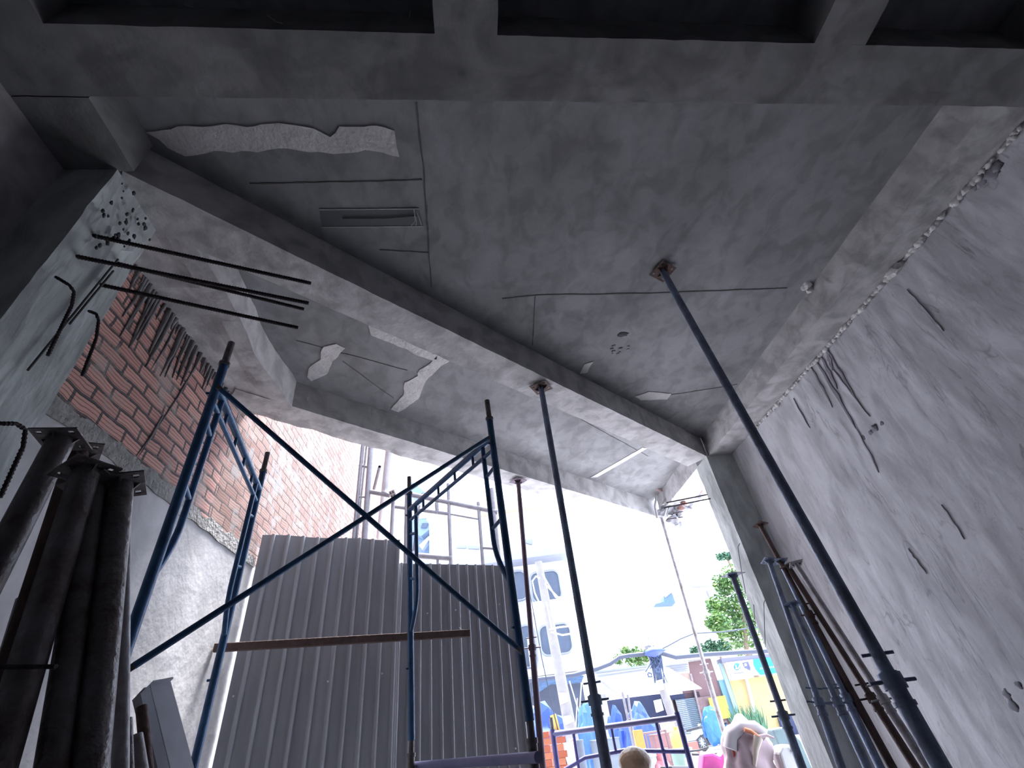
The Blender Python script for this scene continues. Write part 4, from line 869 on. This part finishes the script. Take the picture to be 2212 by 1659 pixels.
heap('tarpaulin', 1541, 1570, .55, 27.2, mat('sky_cover', (.03, .15, .42), .5, 0, .25, 3), 'bright blue cover thrown over a motorbike', 'tarpaulin', (.8, .6, 1.3), 12)
motorbike(1478, 1650, 9.5, 1.0, mat('silver_body', (.55, .57, .62), .4), 'silver motorbike beyond the right post of the low frame')
motorbike(1548, 1665, 8.2, 1.2, mat('white_body', (.7, .7, .72), .4), 'motorbike with a magenta cloth over it, at the bottom edge')
tag(quad(((1519, 1628), (1540, 1626), (1556, 1634), (1564, 1622), (1572, 1640), (1582, 1700), (1512, 1700)), 7.9, .25).build('magenta_cloth', mat('magenta_cloth', (.50, .06, .26), .7, 0, .3, 3), None, .03), 'magenta cloth draped over the motorbike at the bottom edge', 'cloth')
# bundle on a motorbike, white box, grey tarp
motorbike(1630, 1690, 6.6, .9, mat('red_body', (.6, .1, .08), .4), 'red motorbike carrying the big pale bundle')
bdm = mat('pale_sack', (.40, .31, .34), .8, 0, .2, 3); DBn = 6.4
bn = thing('tied_bundle', S(1618, 1640, DBn), 'big pale pink and white bundle tied on a motorbike', 'bundle')
mb = MB().lump(S(1618, 1640, DBn), .25, (1.0, .8, 1.25), 5, .45, 4); mb.build('sack', bdm, bn)
MB().tube([S(x, y, DBn - .12) for x, y in ((1578, 1618), (1580, 1590), (1600, 1572), (1630, 1572), (1652, 1588))], .075, 12, r2=.06).build('rolled_edge', mat('white_sack', (.50, .47, .50), .8, 0, .1, 3), bn)
MB().tube([S(x, y, DBn - .25) for x, y in ((1638, 1592), (1632, 1620), (1630, 1655))], .045, 10, r2=.015).build('tie_strap', mat('cream_sash', (.50, .44, .38), .8), bn)
MB().tube([S(x, y, DBn - .22) for x, y in ((1638, 1592), (1622, 1580), (1608, 1576))], .02, 8).build('orange_strap', mat('orange_strap', (.55, .2, .1), .7), bn)
MB().tube([S(x, y, DBn - .2) for x, y in ((1640, 1592), (1656, 1588), (1672, 1594))], .022, 8, r2=.008).build('knot_tail', bdm, bn)
tag(quad(((1580, 1606), (1590, 1612), (1606, 1655), (1590, 1660)), 6.3, .12).build('red_board', mat('red_board', (.50, .09, .05), .6)), 'red-orange board at the left of the pale bundle', 'board')
wb_ = thing('white_bin', S(1705, 1640, 6.2), 'white container with a round dark hole beside the prop', 'container')
MB().prism([S(x, y, 6.2) for x, y in ((1684, 1625), (1690, 1611), (1712, 1608), (1730, 1622), (1745, 1665), (1700, 1680))], HEAD * .25).build('body', awn, wb_, .02)
MB().prism([S(1715 + 5.5 * math.cos(k * .52), 1621 + 5 * math.sin(k * .52), 6.17) for k in range(12)], HEAD * .02).build('hole', cavity, wb_)
tag(quad(((1668, 1576), (1700, 1570), (1730, 1600), (1800, 1760), (1745, 1760)), 9, .3).build('grey_tarpaulin', mat('grey_green_tarp', (.10, .15, .16), .7, 0, .3, 3), None, .02), 'grey-green tarpaulin beneath the orange shutter', 'tarpaulin')
heap('helmet', 1371, 1648, .12, 4.6, mat('beige_helmet', (.50, .34, .22), .4), 'round beige helmet low behind the upright prop', 'helmet', (1, 1.1, .85), 6, .06, 3)
pl = thing('potted_plant', V((S(1625, 1570, 27).x, S(1625, 1570, 27).y, 0)), 'spiky green plant in front of the cream and orange shutter', 'plant')
mb = MB()
for i in range(120):
    b0 = S(1618 + R.uniform(-26, 40), 1580, 27); t_ = b0 + V((R.uniform(-.3, .3), R.uniform(-.3, .3), R.uniform(.6, 1.15))); s_ = RIGHT * .05
    mb.add([b0 - s_, b0 + s_, t_], [(0, 1, 2)])
mb.build('leaves', leafb, pl, fixn=False)
c0 = S(1622, 1584, 27); MB().tube([V((c0.x, c0.y, 0)), V((c0.x, c0.y, c0.z + .05))], .4, 14, r2=.55).build('pot', mat('clay_pot', (.4, .2, .13), .8), pl)

# goods and clutter round the stalls
def goods(kind, x, y, D, sz, col, lab, cat, shape='box', yaw=.3):
    c = S(x, y, D); h = sz[2]; g = V((c.x, c.y, 0)); mt = mat(kind + '_' + str(x), col, .6, 0, .2, 5)
    f = RIGHT * math.cos(yaw) + HEAD * math.sin(yaw); r = f.cross(V((0, 0, 1))); up = V((0, 0, 1)); z0 = 0
    root = thing(kind, g, lab, cat); T_ = c.z
    if shape == 'crates':
        n = max(1, int(T_ / h))
        MB().obox(g + up * T_ / 2, f * sz[0] / 2, r * sz[1] / 2, up * T_ / 2).build('body', mt, root, .01)
        for k in range(n + 1): MB().obox(g + up * min(T_ - .01, k * T_ / n), f * (sz[0] / 2 + .015), r * (sz[1] / 2 + .015), up * .012).build('rim', mt, root)
    elif shape == 'can':
        MB().tube([g, g + up * T_ * .9, g + up * T_], sz[0] / 2, 20).build('body', mt, root)
        MB().tube([g + up * (T_ - .03), g + up * (T_ + .01)], sz[0] / 2 * 1.08, 20).build('rim', mt, root)
    elif shape == 'shelf':
        for sx in (-1, 1):
            for sy in (-1, 1): q = g + f * sz[0] / 2 * sx + r * sz[1] / 2 * sy; MB().beam(q, q + up * T_, .04, .04).build('leg', mt, root)
        for k in range(3): MB().obox(g + up * (T_ - .02) * (k + 1) / 3, f * sz[0] / 2, r * sz[1] / 2, up * .02).build('shelf', mt, root)
    elif shape == 'chair':
        for sx in (-1, 1):
            for sy in (-1, 1): q = g + f * .19 * sx + r * .19 * sy; MB().beam(q, q + up * .44, .035, .035).build('leg', mt, root)
        MB().obox(g + up * .45, f * .21, r * .21, up * .015).build('seat', mt, root, .01)
        MB().obox(g + up * .68 + r * .2, f * .2, r * .015, up * .2).build('backrest', mt, root, .01)
    elif shape == 'sacks':
        MB().lump(g + up * T_ * .5, .5, (sz[0], sz[1], T_), x, .25, 3).build('sack', mt, root); MB().tube([g + up * T_ * .93, g + up * (T_ + .06)], .05, 10, r2=.08).build('tied_neck', mt, root)
    return root
for a in (('plastic_crate', 1215, 1606, 12, (.45, .35, .3), (.42, .36, .42), 'pale stack of crates just right of the red bricks', 'crate', 'crates'),
          ('sack', 1238, 1604, 13, (.4, .4, .5), (.45, .26, .20), 'peach-coloured sack between the crates and the light blue tarpaulin', 'sack', 'sacks'),
          ('metal_drum', 1250, 1600, 11, (.16, .16, 1), (.10, .12, .16), 'narrow grey drum beneath the low frame header', 'drum', 'can'),
          ('plastic_crate', 1305, 1596, 17, (.7, .5, .3), (.14, .17, .20), 'grey stack of crates right of the upright prop', 'crate', 'crates'),
          ('display_shelf', 1408, 1580, 16, (.6, .4, .5), (.16, .10, .10), 'brown shelf rack left of the low frame right post', 'shelf', 'shelf'),
          ('plastic_crate', 1422, 1585, 18, (.5, .4, .3), (.20, .09, .09), 'brown-red stack of crates behind the shelf rack', 'crate', 'crates'),
          ('plastic_crate', 1444, 1560, 20, (.5, .4, .25), (.45, .30, .22), 'many-coloured tall crate stack below the utility pole', 'crate', 'crates'),
          ('sack', 1460, 1575, 19, (.6, .5, .5), (.50, .38, .08), 'yellow sack right of the low frame right post', 'sack', 'sacks'),
          ('plastic_chair', 1487, 1625, 15, (.4, .4, .4), (.50, .10, .08), 'red plastic chair near the roller shutter', 'chair', 'chair'),
          ('water_barrel', 1470, 1618, 13, (.45, .4, .4), (.14, .22, .18), 'greenish barrel beside the low frame right post', 'barrel', 'can'),
          ('plastic_chair', 1290, 1635, 10, (.4, .4, .4), (.45, .42, .45), 'white plastic chair behind the upright prop', 'chair', 'chair'),
          ('sack', 1420, 1632, 9, (.5, .4, .4), (.45, .14, .16), 'pinkish red sack under the low frame header', 'sack', 'sacks'),
          ('paint_bucket', 1395, 1630, 9, (.3, .3, .3), (.34, .36, .36), 'pale bucket beside the pinkish red sack', 'bucket', 'can')):
    goods(*a)
